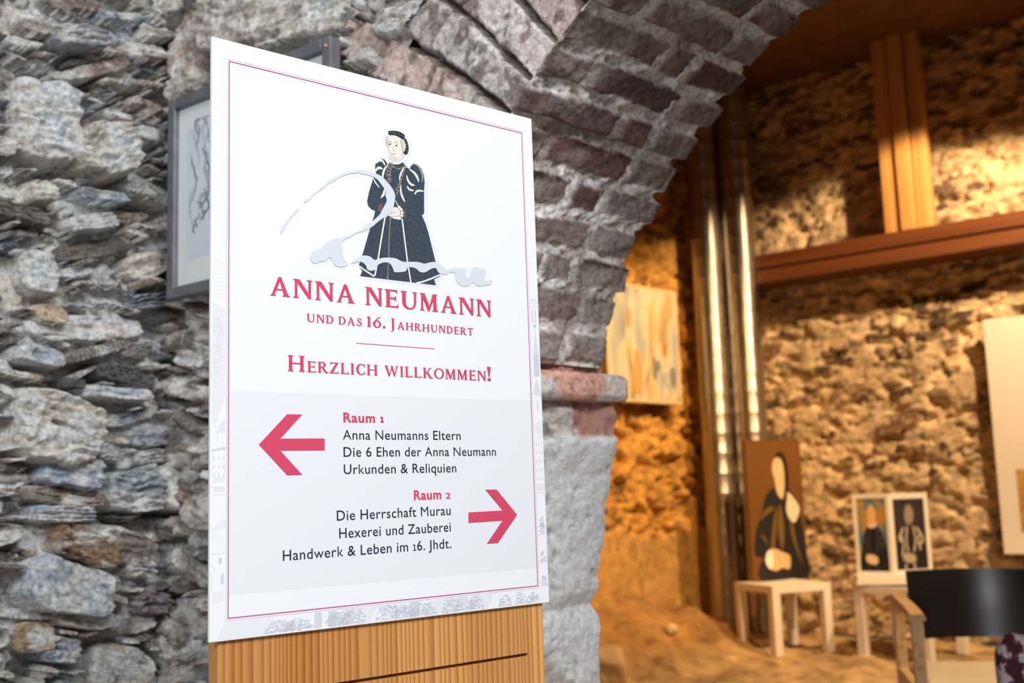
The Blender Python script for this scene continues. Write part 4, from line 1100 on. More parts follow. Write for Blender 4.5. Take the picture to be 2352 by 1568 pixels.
# ---- faint townscape engraving in the lower margins
def engraving():
    rs = random.Random(5)
    A = []; B = []
    def ln(p, q, w=0.00035, L=A):
        L.extend(stroke([p, q], w))
    def clip_hatch(poly, ang, step, L=A, w=0.00042, jit=0.0):
        c, s = math.cos(ang), math.sin(ang)
        pr = [(p[0] * -s + p[1] * c) for p in poly]
        t = min(pr)
        while t < max(pr):
            hits = []
            n = len(poly)
            for i in range(n):
                a, b = pr[i], pr[(i + 1) % n]
                if (a - t) * (b - t) < 0:
                    f = (t - a) / (b - a); P, Q = poly[i], poly[(i + 1) % n]
                    hits.append((P[0] + (Q[0] - P[0]) * f, P[1] + (Q[1] - P[1]) * f))
            hits.sort(key=lambda h: h[0] * c + h[1] * s)
            for h0, h1 in zip(hits[::2], hits[1::2]):
                a0 = rs.uniform(0, jit); a1 = 1 - rs.uniform(0, jit)
                ln((h0[0] + (h1[0] - h0[0]) * a0, h0[1] + (h1[1] - h0[1]) * a0), (h0[0] + (h1[0] - h0[0]) * a1, h0[1] + (h1[1] - h0[1]) * a1), w, L)
            t += step
    def bush(cx, y0, r, hgt, ylo, yhi, x0, x1):
        for k in range(int(r * 9000)):
            a = rs.uniform(0, math.pi); rr = math.sqrt(rs.random())
            x = cx + r * rr * math.cos(a); y = y0 + hgt * rr * math.sin(a)
            pts = [(x - .0016, y), (x - .0006, y + .0008), (x + .0006, y + .0008), (x + .0016, y)]
            if all(ylo < p[1] < yhi and x0 < p[0] < x1 for p in pts): A.extend(stroke(pts, .0003))
    xl = x0b - 0.003; yt = y0b - 0.003
    e = 0.0012
    Y = lambda v: sb(500, v)[1]
    # left margin
    for k in range(10): ln((e + .002, Y(600 + k * 9) + rs.uniform(-.0005, .0005)), (xl, Y(604 + k * 9)), .0003, B)
    clip_hatch([(e, Y(690)), (xl, Y(708)), (xl, Y(905)), (e + .004, Y(990)), (e, Y(960))], math.radians(-28), .0019, A, .00045, .06)
    clip_hatch([(e, Y(720)), (xl, Y(740)), (xl, Y(850)), (e, Y(900))], math.radians(-32), .0034, B, .0004, .4)
    tx = xl - .009
    ln((tx - .004, Y(993)), (xl - .002, Y(962))); ln((xl - .002, Y(962)), (xl, Y(975)))
    clip_hatch([(tx - .003, Y(994)), (xl - .002, Y(963)), (xl, Y(994))], math.radians(80), .0011)
    for x in (tx - .001, xl - .004): ln((x, Y(995)), (x, Y(1025)))
    for k in range(3):
        for j in range(3):
            x = e + .003 + j * .0055; v = 1046 + k * 20
            clip_hatch([(x, Y(v)), (x + .0014, Y(v)), (x + .0014, Y(v + 10)), (x, Y(v + 10))], math.radians(90), .0004)
    ln((e + .001, Y(1033)), (e + .001, Y(1095))); ln((tx + .008, Y(1033)), (tx + .008, Y(1095))); clip_hatch([(e, Y(1032)), (xl, Y(1024)), (xl, Y(1033)), (e, Y(1036))], math.radians(8), .0009)
    for v in (1098, 1102, 1106, 1118, 1121, 1124, 1128, 1136): ln((e + rs.uniform(0, .004), Y(v)), (xl - rs.uniform(0, .003), Y(v)), .0003)
    clip_hatch([(e + .003, Y(1212)), (xl - .004, Y(1188)), (xl, Y(1188)), (xl, Y(1215)), (e + .002, Y(1216))], math.radians(55), .0016)
    clip_hatch([(e + .002, Y(1218)), (xl, Y(1216)), (xl, Y(1252)), (e + .001, Y(1262))], math.radians(60), .0022, B, .0003, .3)
    ln((e + .001, Y(1203)), (e + .001, Y(1240))); ln((e, Y(1271)), (xl, Y(1270)))
    clip_hatch([(e + .009, Y(1280)), (e + .013, Y(1280)), (e + .013, Y(1294)), (e + .009, Y(1294))], math.radians(90), .0005)
    ln((e, Y(1296)), (e + .005, Y(1310))); ln((e + .001, Y(1310)), (e + .001, Y(1360))); clip_hatch([(e + .0125, Y(1314)), (e + .015, Y(1318)), (e + .016, Y(1340)), (e + .011, Y(1340))], math.radians(70), .0006)
    for k in range(6): ln((e + .002, Y(1362 + k * 4)), (e + .013 + rs.uniform(0, .006), Y(1360 + k * 4)), .0003, B)
    # lower margin: roofs and bushes
    roofs = [(0.012, .075, 1), (.165, .215, 1), (.225, .27, -1), (.29, .345, 1), (.36, .40, 1)]
    for a, b, s in roofs:
        clip_hatch([(a - .006 * s, e), (b - .006 * s, e), (b + .006 * s, yt), (a + .006 * s, yt)], math.radians(62), .0019, A, .00045, .05)
    for a, b in ((.132, .142), (.150, .162), (.268, .284)):
        clip_hatch([(a, e + .001), (b, e + .001), (b, yt), (a, yt)], math.radians(90), .0011)
    for cx, r in ((.085, .018), (.11, .02), (.165, .02), (.185, .018), (.235, .018), (.26, .016), (.29, .02), (.335, .016), (.355, .016), (.375, .012), (.425, .012), (.452, .010), (.475, .013)):
        bush(cx, e + .001, r, rs.uniform(.013, .024), e, yt, e, BW - e)
    # right margin: spire, facade, trees
    xr0 = x1b + .0035; xr1 = BW - e
    YR = lambda v: sb(1240, v)[1]
    for v in (689, 693, 698, 704, 708): ln((xr0, YR(v)), (xr1 - .001, YR(v)), .0003)
    for x in (xr0 + .003, xr0 + .009):
        clip_hatch([(x, YR(712)), (x + .002, YR(712)), (x + .002, YR(742)), (x, YR(742))], math.radians(90), .0006)
    mx = (xr0 + xr1) / 2
    ln((mx, YR(745)), (mx, YR(768))); bush(mx, YR(752), .002, .003, 0, 1, xr0, xr1)
    clip_hatch([(mx - .0006, YR(765)), (mx + .0006, YR(765)), (mx + .005, YR(812)), (mx - .005, YR(812))], math.radians(30), .0012)
    clip_hatch([(mx - .005, YR(812)), (mx + .006, YR(812)), (mx + .006, YR(865)), (mx - .005, YR(865))], math.radians(80), .0011)
    clip_hatch([(xr0, YR(900)), (mx, YR(868)), (xr1, YR(904)), (xr1, YR(907)), (xr0, YR(903))], math.radians(-50), .0016)
    ln((xr0, YR(905)), (xr1, YR(909))); clip_hatch([(mx - .001, YR(920)), (mx + .001, YR(920)), (mx + .001, YR(942)), (mx - .001, YR(942))], math.radians(90), .0005)
    clip_hatch([(xr0, YR(975)), (mx + .002, YR(962)), (xr1, YR(970)), (xr1, YR(1000)), (mx, YR(1012))], math.radians(40), .0015)
    for k in range(5):
        for j in range(3): clip_hatch([(xr0 + .002 + j * .005, YR(1014 + k * 20)), (xr0 + .0032 + j * .005, YR(1014 + k * 20)), (xr0 + .0032 + j * .005, YR(1022 + k * 20)), (xr0 + .002 + j * .005, YR(1022 + k * 20))], math.radians(90), .0005)
    for v in (1112, 1116, 1120, 1124, 1130): ln((xr0, YR(v)), (xr1, YR(v)), .0003)
    for v, r in ((1215, .006), (1200, .005), (1280, .006), (1335, .006)): bush(mx, YR(v + 12), r, .016, 0, 1, xr0, xr1)
    ink('engraving_print', B, M_ENGR2, 2, 'faint pale hatching of the printed townscape')
    ink('engraving_print', A, M_ENGR, 2, 'faint bluish line engraving of a townscape')
engraving()
join(kids(panel, 'engraving_print'), 'engraving_print', 'faint bluish line engraving of a townscape')

# ------------------------------------------------------------------ framed drawing on the arch wall
FP = CORN + NA * 0.062
def fa(u, v):
    p = on_plane(u, v, FP, NA); return (p - FP) @ DA, p[2]
f_tl = fa(397, 222); f_tr = fa(766, 95); f_bl = fa(386, 690)
fx0, fx1 = (f_tl[0] + f_bl[0]) / 2, f_tr[0]; fz1 = (f_tl[1] + f_tr[1]) / 2; fz0 = f_bl[1]
MFA = Matrix([[DA[0], NA[0], 0, FP[0]], [DA[1], NA[1], 0, FP[1]], [0, 0, 1, 0], [0, 0, 0, 1]])
FR = empty('framed_drawing', (0, 0, 0), 'grey metal picture frame with charcoal drawing, hung behind the white sign', 'picture')
FR.matrix_world = MFA @ Matrix.Translation((fx0, -0.012, fz0))
fw, fh = fx1 - fx0, fz1 - fz0
M_FRAME = noisy('grey_frame_metal', lin('#6f6f74'), lin('#7d7d83'), 30, 0.42, metal=0.35)
bm = bmesh.new(); t = 0.026
for lo, hi in (((0, -.008, 0), (t, .022, fh)), ((fw - t, -.008, 0), (fw, .022, fh)), ((t, -.008, 0), (fw - t, .022, t)), ((t, -.008, fh - t), (fw - t, .022, fh))):
    add_box(bm, lo, hi, None, 0.004)
bm_obj('frame', bm, M_FRAME, FR)
M_PAPER = noisy('drawing_paper', lin('#d8dcd8'), lin('#cfd8dd'), 3, 0.6)
bm = bmesh.new(); add_box(bm, (t - .003, -.010, t - .003), (fw - t + .003, .008, fh - t + .003))
paper = bm_obj('paper', bm, M_PAPER, FR)
M_BLUEP = noisy('wash_paper', lin('#c3ced8'), lin('#d0d8dc'), 4, 0.6)
M_CHAR = mat('charcoal', lin('#7a828c'), 0.9); M_CHAR2 = mat('charcoal_pale', lin('#a6b0bb'), 0.9)
PAM = Matrix(((1, 0, 0, 0), (0, 0, 1, 0.0), (0, 1, 0, 0), (0, 0, 0, 1)))
def dr(name, polys, m, z):
    o = flat_mesh(name, polys, z, m, paper); o.matrix_local = PAM; return o
mg = 0.05
dr('drawing_sheet', [[[(t + mg * .7, t + mg * 1.2), (fw - t - mg * .7, t + mg * 1.2), (fw - t - mg * .7, fh - t - mg * 1.1), (t + mg * .7, fh - t - mg * 1.1)]]], M_BLUEP, .0084)
rs = random.Random(8); S1 = []; S2 = []
def fig(cx, y0, hgt, w):
    for k in range(26):
        f = rs.random(); yy = y0 + hgt * f; ww = w * (1.15 - 0.75 * f)
        x = cx + rs.choice((-1, 1)) * ww * rs.uniform(.5, 1.0)
        pts = [(x + .010 * math.sin(k + j * .9) + rs.uniform(-.004, .004), yy + j * hgt * .06) for j in range(5)]
        pts = [(min(max(p[0], t + .02), fw - t - .02), min(max(p[1], t + .03), fh - t - .04)) for p in pts]
        (S1 if rs.random() < .45 else S2).extend(stroke(catmull(pts, 3, False), rs.uniform(.003, .007), True))
fig(t + .085, t + .14, fh * .55, .035); fig(t + .15, t + .10, fh * .66, .05); fig(t + .17, t + .12, fh * .28, .09); fig(t + .30, t + .10, fh * .6, .07); fig(t + .12, t + .11, fh * .18, .07)
dr('drawing_strokes', S1, M_CHAR, .0088); dr('drawing_strokes', S2, M_CHAR2, .0087)
join(kids(paper, 'drawing_'), 'charcoal_drawing', 'charcoal drawing on a bluish sheet')
bm = bmesh.new(); bmesh.ops.create_uvsphere(bm, u_segments=12, v_segments=8, radius=0.0045)
o = bm_obj('frame_screw', bm, mat('brass', lin('#c9a27a'), 0.35, 0.8), FR, True); o.location = (fw - t / 2, .022, fh - t * .8)

# wall hook high on the left wall
hp = on_plane(291, 72, CORN + NC * 0.06, NC)
M_STEEL = noisy('bright_steel', lin('#c9ced4'), lin('#aab2ba'), 40, 0.25, metal=1.0)
bm = bmesh.new()
pts = []
for k in range(13):
    a = math.pi * (0.0 + 1.15 * k / 12); pts.append((0.010 - 0.010 * math.cos(a) - 0.010, 0, 0.016 + 0.010 * math.sin(a)))
path = [(0, 0.0, 0.016)] + [(0, 0, 0.016 - 0.008 * k) for k in range(1, 4)]
add_tube(bm, [Vector(NC) * -0.08 + Vector((0, 0, .018)), Vector(NC) * 0.006 + Vector((0, 0, .019)), Vector(NC) * 0.014 + Vector((0, 0, .012)), Vector(NC) * 0.014 + Vector((0, 0, -.010)), Vector(NC) * 0.020 + Vector((0, 0, -.018)), Vector(NC) * 0.028 + Vector((0, 0, -.012))], 0.0032, 10)
o = bm_obj('wall_hook', bm, M_STEEL, None, True); o.location = hp
tag(o, 'small bright steel hook driven into the left stone wall', 'hook')

# ------------------------------------------------------------------ rear room things
# abstract canvas on the side wall
PD = K + ND * 0.15
def dpl(u, v):
    p = on_plane(u, v, PD + ND * .03, ND); return (p - PD) @ DD, p[2]
q0 = dpl(1553, 672); q1 = dpl(1398, 900); q2 = dpl(1553, 929)
cw = q1[0] - q0[0]; cz0 = (q2[1]); cz1 = q0[1]
MD = Matrix([[-DD[0], ND[0], 0, PD[0] + DD[0] * q1[0]], [-DD[1], ND[1], 0, PD[1] + DD[1] * q1[0]], [0, 0, 1, cz0], [0, 0, 0, 1]])
def canvas_mat():
    m = mat('abstract_canvas', lin('#c8b48c'), 0.6, 0, 0.3); b = m.node_tree.nodes['Principled BSDF']
    tc = nd(m, 'ShaderNodeTexCoord'); mp = nd(m, 'ShaderNodeMapping'); mp.inputs['Scale'].default_value = (1.6, 1, .55); lk(m, tc.outputs['Object'], mp.inputs['Vector'])
    n = nd(m, 'ShaderNodeTexNoise', Scale=4.0, Detail=6.0, Distortion=0.8); lk(m, mp.outputs[0], n.inputs['Vector'])
    r = ramp(m, [(0.30, lin('#869496')), (0.42, lin('#a9aea6')), (0.52, lin('#cfc6ae')), (0.60, lin('#d2b684')), (0.72, lin('#9b8d70'))]); lk(m, n.outputs['Fac'], r.inputs['Fac']); lk(m, r.outputs[0], b.inputs['Base Color'])
    return m
pal_edge = noisy('cream_edge', lin('#d8c7a0'), lin('#cdb98f'), 5, 0.6)
CV = empty('canvas_painting', (0, 0, 0), 'unframed abstract canvas with a red dab on the rough wall beside the ducts', 'painting')
CV.matrix_world = MD
ch_ = cz1 - cz0
bm = bmesh.new(); add_box(bm, (0, -.03, 0), (cw, .03, ch_), None, 0.015, 3)
cvb = bm_obj('canvas', bm, canvas_mat(), CV)
cvp = Matrix(((1, 0, 0, 0), (0, 0, 1, 0.0), (0, 1, 0, 0), (0, 0, 0, 1)))
def dab(name, pts, c):
    o = flat_mesh(name, [[[(x * cw, y * ch_) for x, y in catmull(pts, 3)]]], 0.0306, mat(name + '_paint', lin(c), 0.5), cvb); o.matrix_local = cvp; return o
dab('paint_dab', [(.77, .40), (.79, .41), (.81, .47), (.80, .54), (.78, .52), (.76, .46)], '#c0582c')
dab('paint_dab', [(.60, .24), (.63, .18), (.66, .26), (.71, .30), (.70, .38), (.66, .36), (.62, .42), (.60, .34)], '#79807c')
dab('paint_dab', [(.84, .22), (.88, .14), (.93, .20), (.92, .30), (.88, .33), (.85, .30)], '#7d827c')
dab('paint_dab', [(.34, .10), (.42, .06), (.46, .20), (.45, .34), (.42, .46), (.36, .40), (.35, .24)], '#c39f62')
dab('paint_dab', [(.27, .66), (.31, .62), (.33, .72), (.31, .80), (.28, .78)], '#b0905a')
join(kids(cvb, 'paint_'), 'paint_dabs', 'red, grey and ochre dabs of paint')
bm = bmesh.new(); e_ = .022
for lo, hi in (((0, -.031, 0), (cw, .033, e_)), ((0, -.031, ch_ - e_), (cw, .033, ch_)), ((0, -.031, e_), (e_, .033, ch_ - e_)), ((cw - e_, -.031, e_), (cw, .033, ch_ - e_))):
    add_box(bm, lo, hi, None, .004)
bm_obj('edge_strip', bm, pal_edge, CV)

# white stools
M_WHITE = noisy('white_lacquer', lin('#ece6da'), lin('#e2dacb'), 4, 0.4)
def stool(name, x, y, rz, w, h, label):
    t = empty(name, (x, y, 0), label, 'stool', 'white square stools', rz)
    bm = bmesh.new()
    n = 12; th = 0.048
    # top with a shallow hollow
    g = [[bm.verts.new((-w / 2 + w * i / n, -w / 2 + w * j / n, h - 0.016 * math.sin(math.pi * i / n) * (0.4 + 0.6 * math.sin(math.pi * j / n)))) for i in range(n + 1)] for j in range(n + 1)]
    l = [[bm.verts.new((-w / 2 + w * i / n, -w / 2 + w * j / n, h - th)) for i in range(n + 1)] for j in range(n + 1)]
    for j in range(n):
        for i in range(n):
            bm.faces.new((g[j][i], g[j][i + 1], g[j + 1][i + 1], g[j + 1][i])); bm.faces.new((l[j][i], l[j + 1][i], l[j + 1][i + 1], l[j][i + 1]))
    for i in range(n):
        bm.faces.new((l[0][i], l[0][i + 1], g[0][i + 1], g[0][i])); bm.faces.new((g[n][i], g[n][i + 1], l[n][i + 1], l[n][i]))
        bm.faces.new((g[i][0], g[i + 1][0], l[i + 1][0], l[i][0])); bm.faces.new((l[i][n], l[i + 1][n], g[i + 1][n], g[i][n]))
    bm_obj('seat', bm, M_WHITE, t)
    for sx in (-1, 1):
        for sy in (-1, 1):
            bm = bmesh.new(); c = w / 2 - 0.03
            add_box(bm, (sx * c - .03, sy * c - .03, 0), (sx * c + .03, sy * c + .03, h - th), None, 0.004)
            bm_obj('leg', bm, M_WHITE, t)
    return t
st1 = stool('stool', 1.780, 7.70, math.radians(21), 0.46, 0.45, 'white square stool carrying the brown portrait panel, in front of the ducts')
st2 = stool('stool', 2.505, 7.30, math.radians(-48), 0.50, 0.45, 'white square stool carrying the folded picture pair, half hidden by the armchair')

def pal_mat(n, c, rough=0.6): return noisy(n, lin(c), lin(c), 5, rough)
# brown portrait panel on the first stool
def portrait(name, c0, label):
    a = np.array([1.618, 7.850]); b = np.array([2.050, 8.016])
    w = float(np.linalg.norm(b - a)); t_ = at_depth(1785, 1010, 7.93); hgt = t_[2] - 0.45
    o = empty(name, (float(a[0]), float(a[1]), 0.4512), label, 'painting', None, math.atan2(b[1] - a[1], b[0] - a[0]))
    bm = bmesh.new(); add_box(bm, (0, 0, 0), (w, 0.025, hgt), None, 0.003)
    p = bm_obj('panel', bm, noisy('brown_ground', lin('#66410f'), lin('#704714'), 3, 0.7), o)
    MM = Matrix(((1, 0, 0, 0), (0, 0, -1, 0), (0, 1, 0, 0), (0, 0, 0, 1)))
    def pr(nm, pts, c, z, sm=3):
        q = flat_mesh(nm, [[[(x * w, y * hgt) for x, y in (catmull(pts, sm) if sm else pts)]]], z, pal_mat(nm + '_paint', c), p); q.matrix_local = MM; return q
    pr('painted_gown', [(.16, .00), (.14, .10), (.20, .16), (.06, .18), (.10, .34), (.24, .48), (.32, .60), (.50, .66), (.70, .66), (.86, .56), (.94, .40), (.98, .20), (.98, .00)], '#1d1a1c', .001)
    pr('painted_face', [(.52, .62), (.50, .70), (.46, .79), (.51, .86), (.60, .875), (.66, .82), (.67, .72), (.65, .62), (.60, .57)], '#d9bd92', .002)
    pr('painted_veil', [(.70, .60), (.75, .61), (.91, .50), (.81, .40), (.71, .43), (.67, .50)], '#e0d2b8', .003)
    pr('painted_hands', [(.26, .12), (.30, .20), (.40, .22), (.56, .19), (.68, .16), (.66, .07), (.54, .08), (.42, .06), (.32, .08)], '#d2b384', .003)
    pr('painted_hood', [(.52, .875), (.58, .91), (.68, .90), (.74, .82), (.745, .70), (.71, .58), (.66, .50), (.64, .56), (.67, .64), (.68, .74), (.665, .82), (.62, .865)], '#1d1712', .003)
    pr('painted_lace', [(.24, .13), (.27, .19), (.33, .21), (.38, .17), (.37, .10), (.31, .075)], '#f3ead6', .004)
    for k, pts in enumerate(([(.20, .42), (.30, .50), (.44, .52), (.42, .49), (.30, .46)], [(.36, .22), (.40, .36), (.50, .52), (.47, .36), (.41, .22)], [(.54, .22), (.50, .36), (.56, .54), (.61, .38), (.58, .24)], [(.72, .42), (.76, .26), (.92, .08), (.82, .24), (.77, .40)], [(.18, .32), (.28, .26), (.32, .22), (.26, .30)])):
        pr('painted_trim', pts, '#6d5520', .002)
    join(kids(p, 'painted_'), 'painted_figure', 'painted lady in a dark gown')
    return o
portrait('portrait_panel', '#7c4a1e', 'tall brown portrait panel of a dark-gowned lady standing on the left stool')

# folding pair of small portraits on the second stool
def diptych():
    hz = 0.505
    a = at_depth(1968, 1306, 7.44); m_ = at_depth(2053, 1311, 7.30); b = at_depth(2143, 1306, 7.40)
    o = empty('folding_picture', (float(m_[0]), float(m_[1]), hz), 'folded pair of small white-framed portraits standing on the right stool', 'picture')
    top = at_depth(2053, 1133, 7.30)[2] - hz
    bm = bmesh.new()
    for k_ in range(3): add_box(bm, (-.25 + .006 * k_, -.10 + .008 * k_, -.052 + .018 * k_), (.20, .13, -.0345 + .019 * k_), None, .003)
    bs = bm_obj('base_board', bm, M_WHITE, o); bs.rotation_euler = (0, 0, math.radians(-10))
    for k, (p0, p1) in enumerate(((a, m_), (m_, b))):
        w = float(np.linalg.norm((p1 - p0)[:2])); ang = math.atan2(p1[1] - p0[1], p1[0] - p0[0])
        bm = bmesh.new()
        tf = w * 0.10
        for lo, hi in (((0, 0, 0), (tf, .02, top)), ((w - tf, 0, 0), (w, .02, top)), ((tf, 0, 0), (w - tf, .02, tf * .9)), ((tf, 0, top - tf * 1.2), (w - tf, .02, top))): add_box(bm, lo, hi, None, 0.002)
        fo = bm_obj('picture_frame', bm, M_WHITE, o); fo.location = Vector(p0) - Vector(m_); fo.location.z = 0; fo.rotation_euler = (0, 0, ang)
        bm = bmesh.new(); add_box(bm, (tf * .9, .006, tf * .8), (w - tf * .9, .016, top - tf))
        c0, c1 = (('#4f7f92', '#b48b3a') if k == 0 else ('#2a2426', '#332b2b'))
        pi = bm_obj('picture', bm, noisy('picture_ground', lin(c0), lin(c1), 7, 0.6, lo=.45, hi=.55), fo)
        pi['label'] = 'coloured portrait' if k == 0 else 'dark portrait drawn in pale lines'
        MM = Matrix(((w - 2 * tf, 0, 0, tf), (0, 0, -1, .006), (0, top - 2 * tf, 0, tf), (0, 0, 0, 1)))
        def pr(nm, polys, c, z):
            q = flat_mesh(nm, polys, z, pal_mat(nm + '_paint', c), pi); q.matrix_local = MM
        pr('painted_gown', [[catmull([(.06, .0), (.10, .30), (.20, .52), (.40, .62), (.64, .62), (.86, .50), (.95, .28), (.97, .0)], 3)]], '#16161c' if k == 0 else '#1c191b', .001)
        pr('painted_face', [[catmull([(.38, .66), (.36, .78), (.42, .88), (.54, .90), (.64, .82), (.63, .70), (.52, .62)], 3)]], '#e3b878' if k == 0 else '#8f8378', .002)
        pr('painted_hands', [[catmull([(.22, .14), (.26, .22), (.46, .22), (.62, .18), (.60, .10), (.40, .09)], 3)]], '#e6cba0' if k == 0 else '#a89b8b', .002)
        ls = []
        for pts in ([(.20, .50), (.26, .34), (.20, .20)], [(.42, .60), (.36, .40), (.40, .24)], [(.60, .60), (.66, .42), (.58, .24)], [(.84, .50), (.74, .40), (.80, .26)], [(.30, .08), (.28, .0)], [(.55, .08), (.58, .0)], [(.30, .58), (.14, .44), (.24, .40)], [(.70, .58), (.90, .42), (.78, .34)]):
            ls += stroke(catmull(pts, 4, False), .022 if k == 0 else .05)
        pr('painted_trim', ls, '#5c5a55' if k == 0 else '#b7aa99', .002)
        if k == 0: pr('painted_collar', [[catmull([(.36, .66), (.50, .62), (.64, .68), (.62, .60), (.40, .59)], 3)]], '#e9e0cc', .003)
        join(kids(pi, 'painted_'), 'painted_figure')
    return o
diptych()

# white display board with a print, against the far wall on the right
PB = K + NE * 0.15
def bpl(u, v):
    p = on_plane(u, v, PB + NE * .03, NE); return (p - PB) @ DE, p[2]
b0 = bpl(2279, 732); b1 = bpl(2284, 1272)
DBd = empty('display_board', (0, 0, 0), 'tall plain white display board with a small print at the right edge of the picture', 'board')
MB = Matrix([[DE[0], NE[0], 0, PB[0] + DE[0] * (b0[0] + b1[0]) / 2], [DE[1], NE[1], 0, PB[1] + DE[1] * (b0[0] + b1[0]) / 2], [0, 0, 1, b1[1]], [0, 0, 0, 1]])
DBd.matrix_world = MB
bh_ = b0[1] - b1[1]
bm = bmesh.new(); add_box(bm, (0, -.03, 0), (1.1, .03, bh_), None, 0.003)
brd = bm_obj('panel', bm, noisy('white_board', lin('#efe9df'), lin('#e9e2d6'), 2, 0.55), DBd)
px0 = bpl(2333, 1078); px1 = bpl(2340, 1222)
xo = px0[0] - (b0[0] + b1[0]) / 2
pm = noisy('yellowed_print', lin('#c9a562'), lin('#a98442'), 16, 0.6)
o = flat_mesh('print', [[[(xo, px1[1] - b1[1]), (xo + .3, px1[1] - b1[1]), (xo + .3, px0[1] - b1[1]), (xo, px0[1] - b1[1])]]], .0315, pm, brd); o.matrix_local = cvp
o['label'] = 'small yellowed print'
bm = bmesh.new(); add_box(bm, (.05, -.14, -b1[1]), (.11, -.03, bh_ * .7)); add_box(bm, (.95, -.14, -b1[1]), (1.01, -.03, bh_ * .7))
add_box(bm, (.05, -.14, bh_ * .62), (1.01, -.10, bh_ * .66))
bm.free()
for xx in (.10, .95):
    bm = bmesh.new(); add_box(bm, (xx, -.09, -b1[1]), (xx + .05, -.03, bh_ * .8), None, .003)
    bm_obj('support_post', bm, M_DARKW, DBd)

# armchair in front
def armchair():
    M_ARM = wood('pale_beech', lin('#d9b07c'), lin('#e3bf8e'), lin('#cda06a'), 0.5, 'Y', 0.4)
    M_BLACK = noisy('black_lacquer', lin('#17161a'), lin('#1c1b1e'), 6, 0.32, spec=0.5)
    M_SEAT = noisy('cream_seat', lin('#ece0c4'), lin('#e6d8b8'), 5, 0.6)
    a0 = on_z(2062, 1378, 0.65); a1 = on_z(2106, 1412, 0.65)
    fwd = (a1 - a0)[:2]; fwd /= np.linalg.norm(fwd)
    side = np.array([-fwd[1], fwd[0]])                     # to the right of the picture
    if side[0] < 0: side = -side
    W = 0.56
    org = a1[:2] + side * (W / 2) - fwd * 0.25
    # local: x = side, -y = forward (towards the viewer)
    rz = math.atan2(side[1], side[0])
    o = empty('armchair', (float(org[0]), float(org[1]), 0), 'low armchair with black curved backrest, pale wooden arms and cream seat', 'chair', None, rz)
    # curved back band
    bm = bmesh.new(); n = 18
    def ring_(z, off, th):
        out = []
        for k in range(n + 1):
            f = -1 + 2 * k / n
            x = f * (W / 2 - 0.045); y = 0.27 + 0.075 * (1 - f * f) + off
            out.append((x, y + th, z))
        return out
    R = []
    zs = [0.50, 0.515, 0.60, 0.68, 0.735, 0.755]
    sl = [0.0, 0.003, 0.015, 0.03, 0.045, 0.05]
    for side_ in (0.0, 0.014):
        R.append([[bm.verts.new(p) for p in ring_(z, s, side_)] for z, s in zip(zs, sl)])
    for g in R:
        for i in range(len(zs) - 1):
            for k in range(n): bm.faces.new((g[i][k], g[i][k + 1], g[i + 1][k + 1], g[i + 1][k]))
    for k in range(n):
        bm.faces.new((R[0][0][k], R[1][0][k], R[1][0][k + 1], R[0][0][k + 1])); bm.faces.new((R[0][-1][k], R[0][-1][k + 1], R[1][-1][k + 1], R[1][-1][k]))
    for i in range(len(zs) - 1):
        bm.faces.new((R[0][i][0], R[0][i + 1][0], R[1][i + 1][0], R[1][i][0])); bm.faces.new((R[0][i][n], R[1][i][n], R[1][i + 1][n], R[0][i + 1][n]))
    bm_obj('backrest', bm, M_BLACK, o, True)
    for s in (-1, 1):
        bm = bmesh.new()
        path = [(s * (W / 2 - .05), .36, .655), (s * (W / 2 - .01), .30, .660), (s * (W / 2), .18, .660), (s * (W / 2), .0, .655), (s * (W / 2), -.16, .648), (s * (W / 2), -.25, .64)]
        path = catmull(path, 5, False)
        ring = []
        for i, p in enumerate(path):
            t = np.array(path[min(i + 1, len(path) - 1)]) - np.array(path[max(i - 1, 0)]); t /= np.linalg.norm(t)
            sd = np.cross(t, [0, 0, 1]); sd /= np.linalg.norm(sd); up = np.cross(sd, t)
            p = np.array(p)
            ring.append([bm.verts.new(p + sd * a + up * b) for a, b in ((-.027, -.010), (.027, -.010), (.029, 0), (.022, .012), (-.022, .012), (-.029, 0))])
        for r0, r1 in zip(ring, ring[1:]):
            for k in range(6): bm.faces.new((r0[k], r0[(k + 1) % 6], r1[(k + 1) % 6], r1[k]))
        bm.faces.new(ring[0][::-1]); bm.faces.new(ring[-1])
        bm_obj('armrest', bm, M_ARM, o, True)
        for yy in (-.225, .27):
            bm = bmesh.new(); add_box(bm, (s * W / 2 - .02, yy - .022, 0), (s * W / 2 + .02, yy + .022, .638 if yy < 0 else .645), None, .006)
            bm_obj('leg', bm, M_ARM, o)
        bm = bmesh.new(); add_box(bm, (s * W / 2 - .016, -.21, .35), (s * W / 2 + .016, .26, .40), None, .004)
        bm_obj('side_rail', bm, M_ARM, o)
    bm = bmesh.new(); add_box(bm, (-W / 2 + .022, -.27, .375), (W / 2 - .022, .25, .425), None, .018, 3)
    bm_obj('seat', bm, M_SEAT, o, True)
    return o, org, rz
ac, acorg, acrz = armchair()

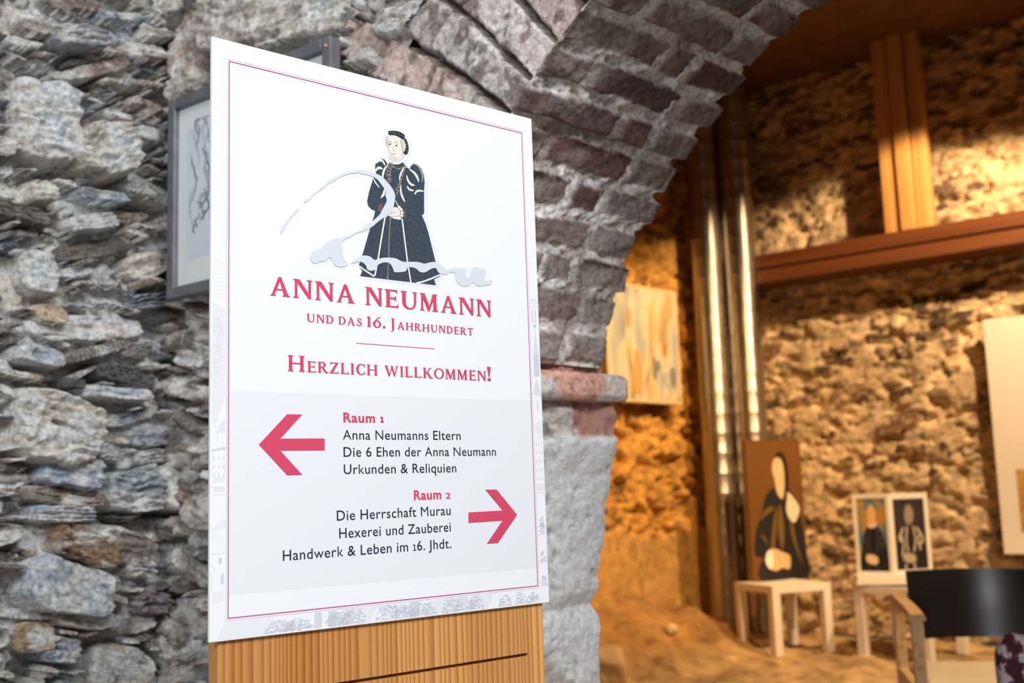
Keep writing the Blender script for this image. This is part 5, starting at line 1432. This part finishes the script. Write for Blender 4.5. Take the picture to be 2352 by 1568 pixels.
# floral cushion on its seat
def cushion():
    bm = bmesh.new(); bmesh.ops.create_uvsphere(bm, u_segments=32, v_segments=20, radius=1.0)
    for v in bm.verts:
        x, y, z = v.co
        f = lambda c: math.copysign(abs(c) ** 0.62, c)
        v.co = Vector((f(x) * .15, f(y) * .058 * (1 + .15 * math.sin(5 * x)), f(z) * .13 + .012 * math.sin(6 * x + 2 * y)))
    m = mat('floral_cloth', lin('#c9bcc4'), 0.85); b = m.node_tree.nodes['Principled BSDF']
    tc = nd(m, 'ShaderNodeTexCoord'); v = nd(m, 'ShaderNodeTexVoronoi', Scale=26.0); lk(m, tc.outputs['Object'], v.inputs['Vector'])
    n = nd(m, 'ShaderNodeTexNoise', Scale=24.0, Detail=3.0); lk(m, tc.outputs['Object'], n.inputs['Vector'])
    r = ramp(m, [(0.44, lin('#4a1c2c')), (0.49, lin('#6d3346')), (0.52, lin('#d6ccd2')), (0.70, lin('#bfb2c0'))]); lk(m, n.outputs['Fac'], r.inputs['Fac']); lk(m, r.outputs[0], b.inputs['Base Color'])
    o = bm_obj('cushion', bm, m, None, True)
    p = on_z(2425, 1560, 0.55)
    o.location = (float(p[0]), float(p[1]), 0.552); o.rotation_euler = (math.radians(-12), 0, acrz)
    return tag(o, 'maroon and white floral cushion standing on the armchair seat', 'cushion')
cushion()

# loose stones on the earth bank
def boulder(name, u, v, size, c, label, seed, zc=None, blocky=2.0):
    bm = bmesh.new(); bmesh.ops.create_icosphere(bm, subdivisions=4, radius=1.0)
    for vv in bm.verts:
        d = vv.co.normalized()
        e = 1 / (sum(abs(c_) ** blocky for c_ in d) ** (1 / blocky))
        n = 1 + 0.25 * float(fbm(np.array([d.x * 1.6 + seed]), np.array([d.y * 1.6 + d.z * 1.3]), seed, 3)[0])
        vv.co = Vector((d.x * e * n * size[0], d.y * e * n * size[1], d.z * e * n * size[2]))
    best = None
    for k in range(400):
        yv = 3.4 + k * 0.012; p = at_depth(u, v, yv)
        if p[0] < 6 and p[2] <= floor_z(p[0], p[1]) + size[2] * 0.5: best = p; break
    o = bm_obj(name, bm, noisy(name + '_rock', lin(c), lin(c), 20, 0.9, 0.4), None, True)
    o.location = best; return tag(o, label, 'stone')
boulder('stone', 1541, 1446, (.045, .045, .04), '#cdb894', 'small rounded pale stone lying on the earth bank', 3)
boulder('stone', 1382, 1535, (.13, .12, .11), '#b79a70', 'squared pale stone block at the foot of the arch jamb', 9, None, 5.0)
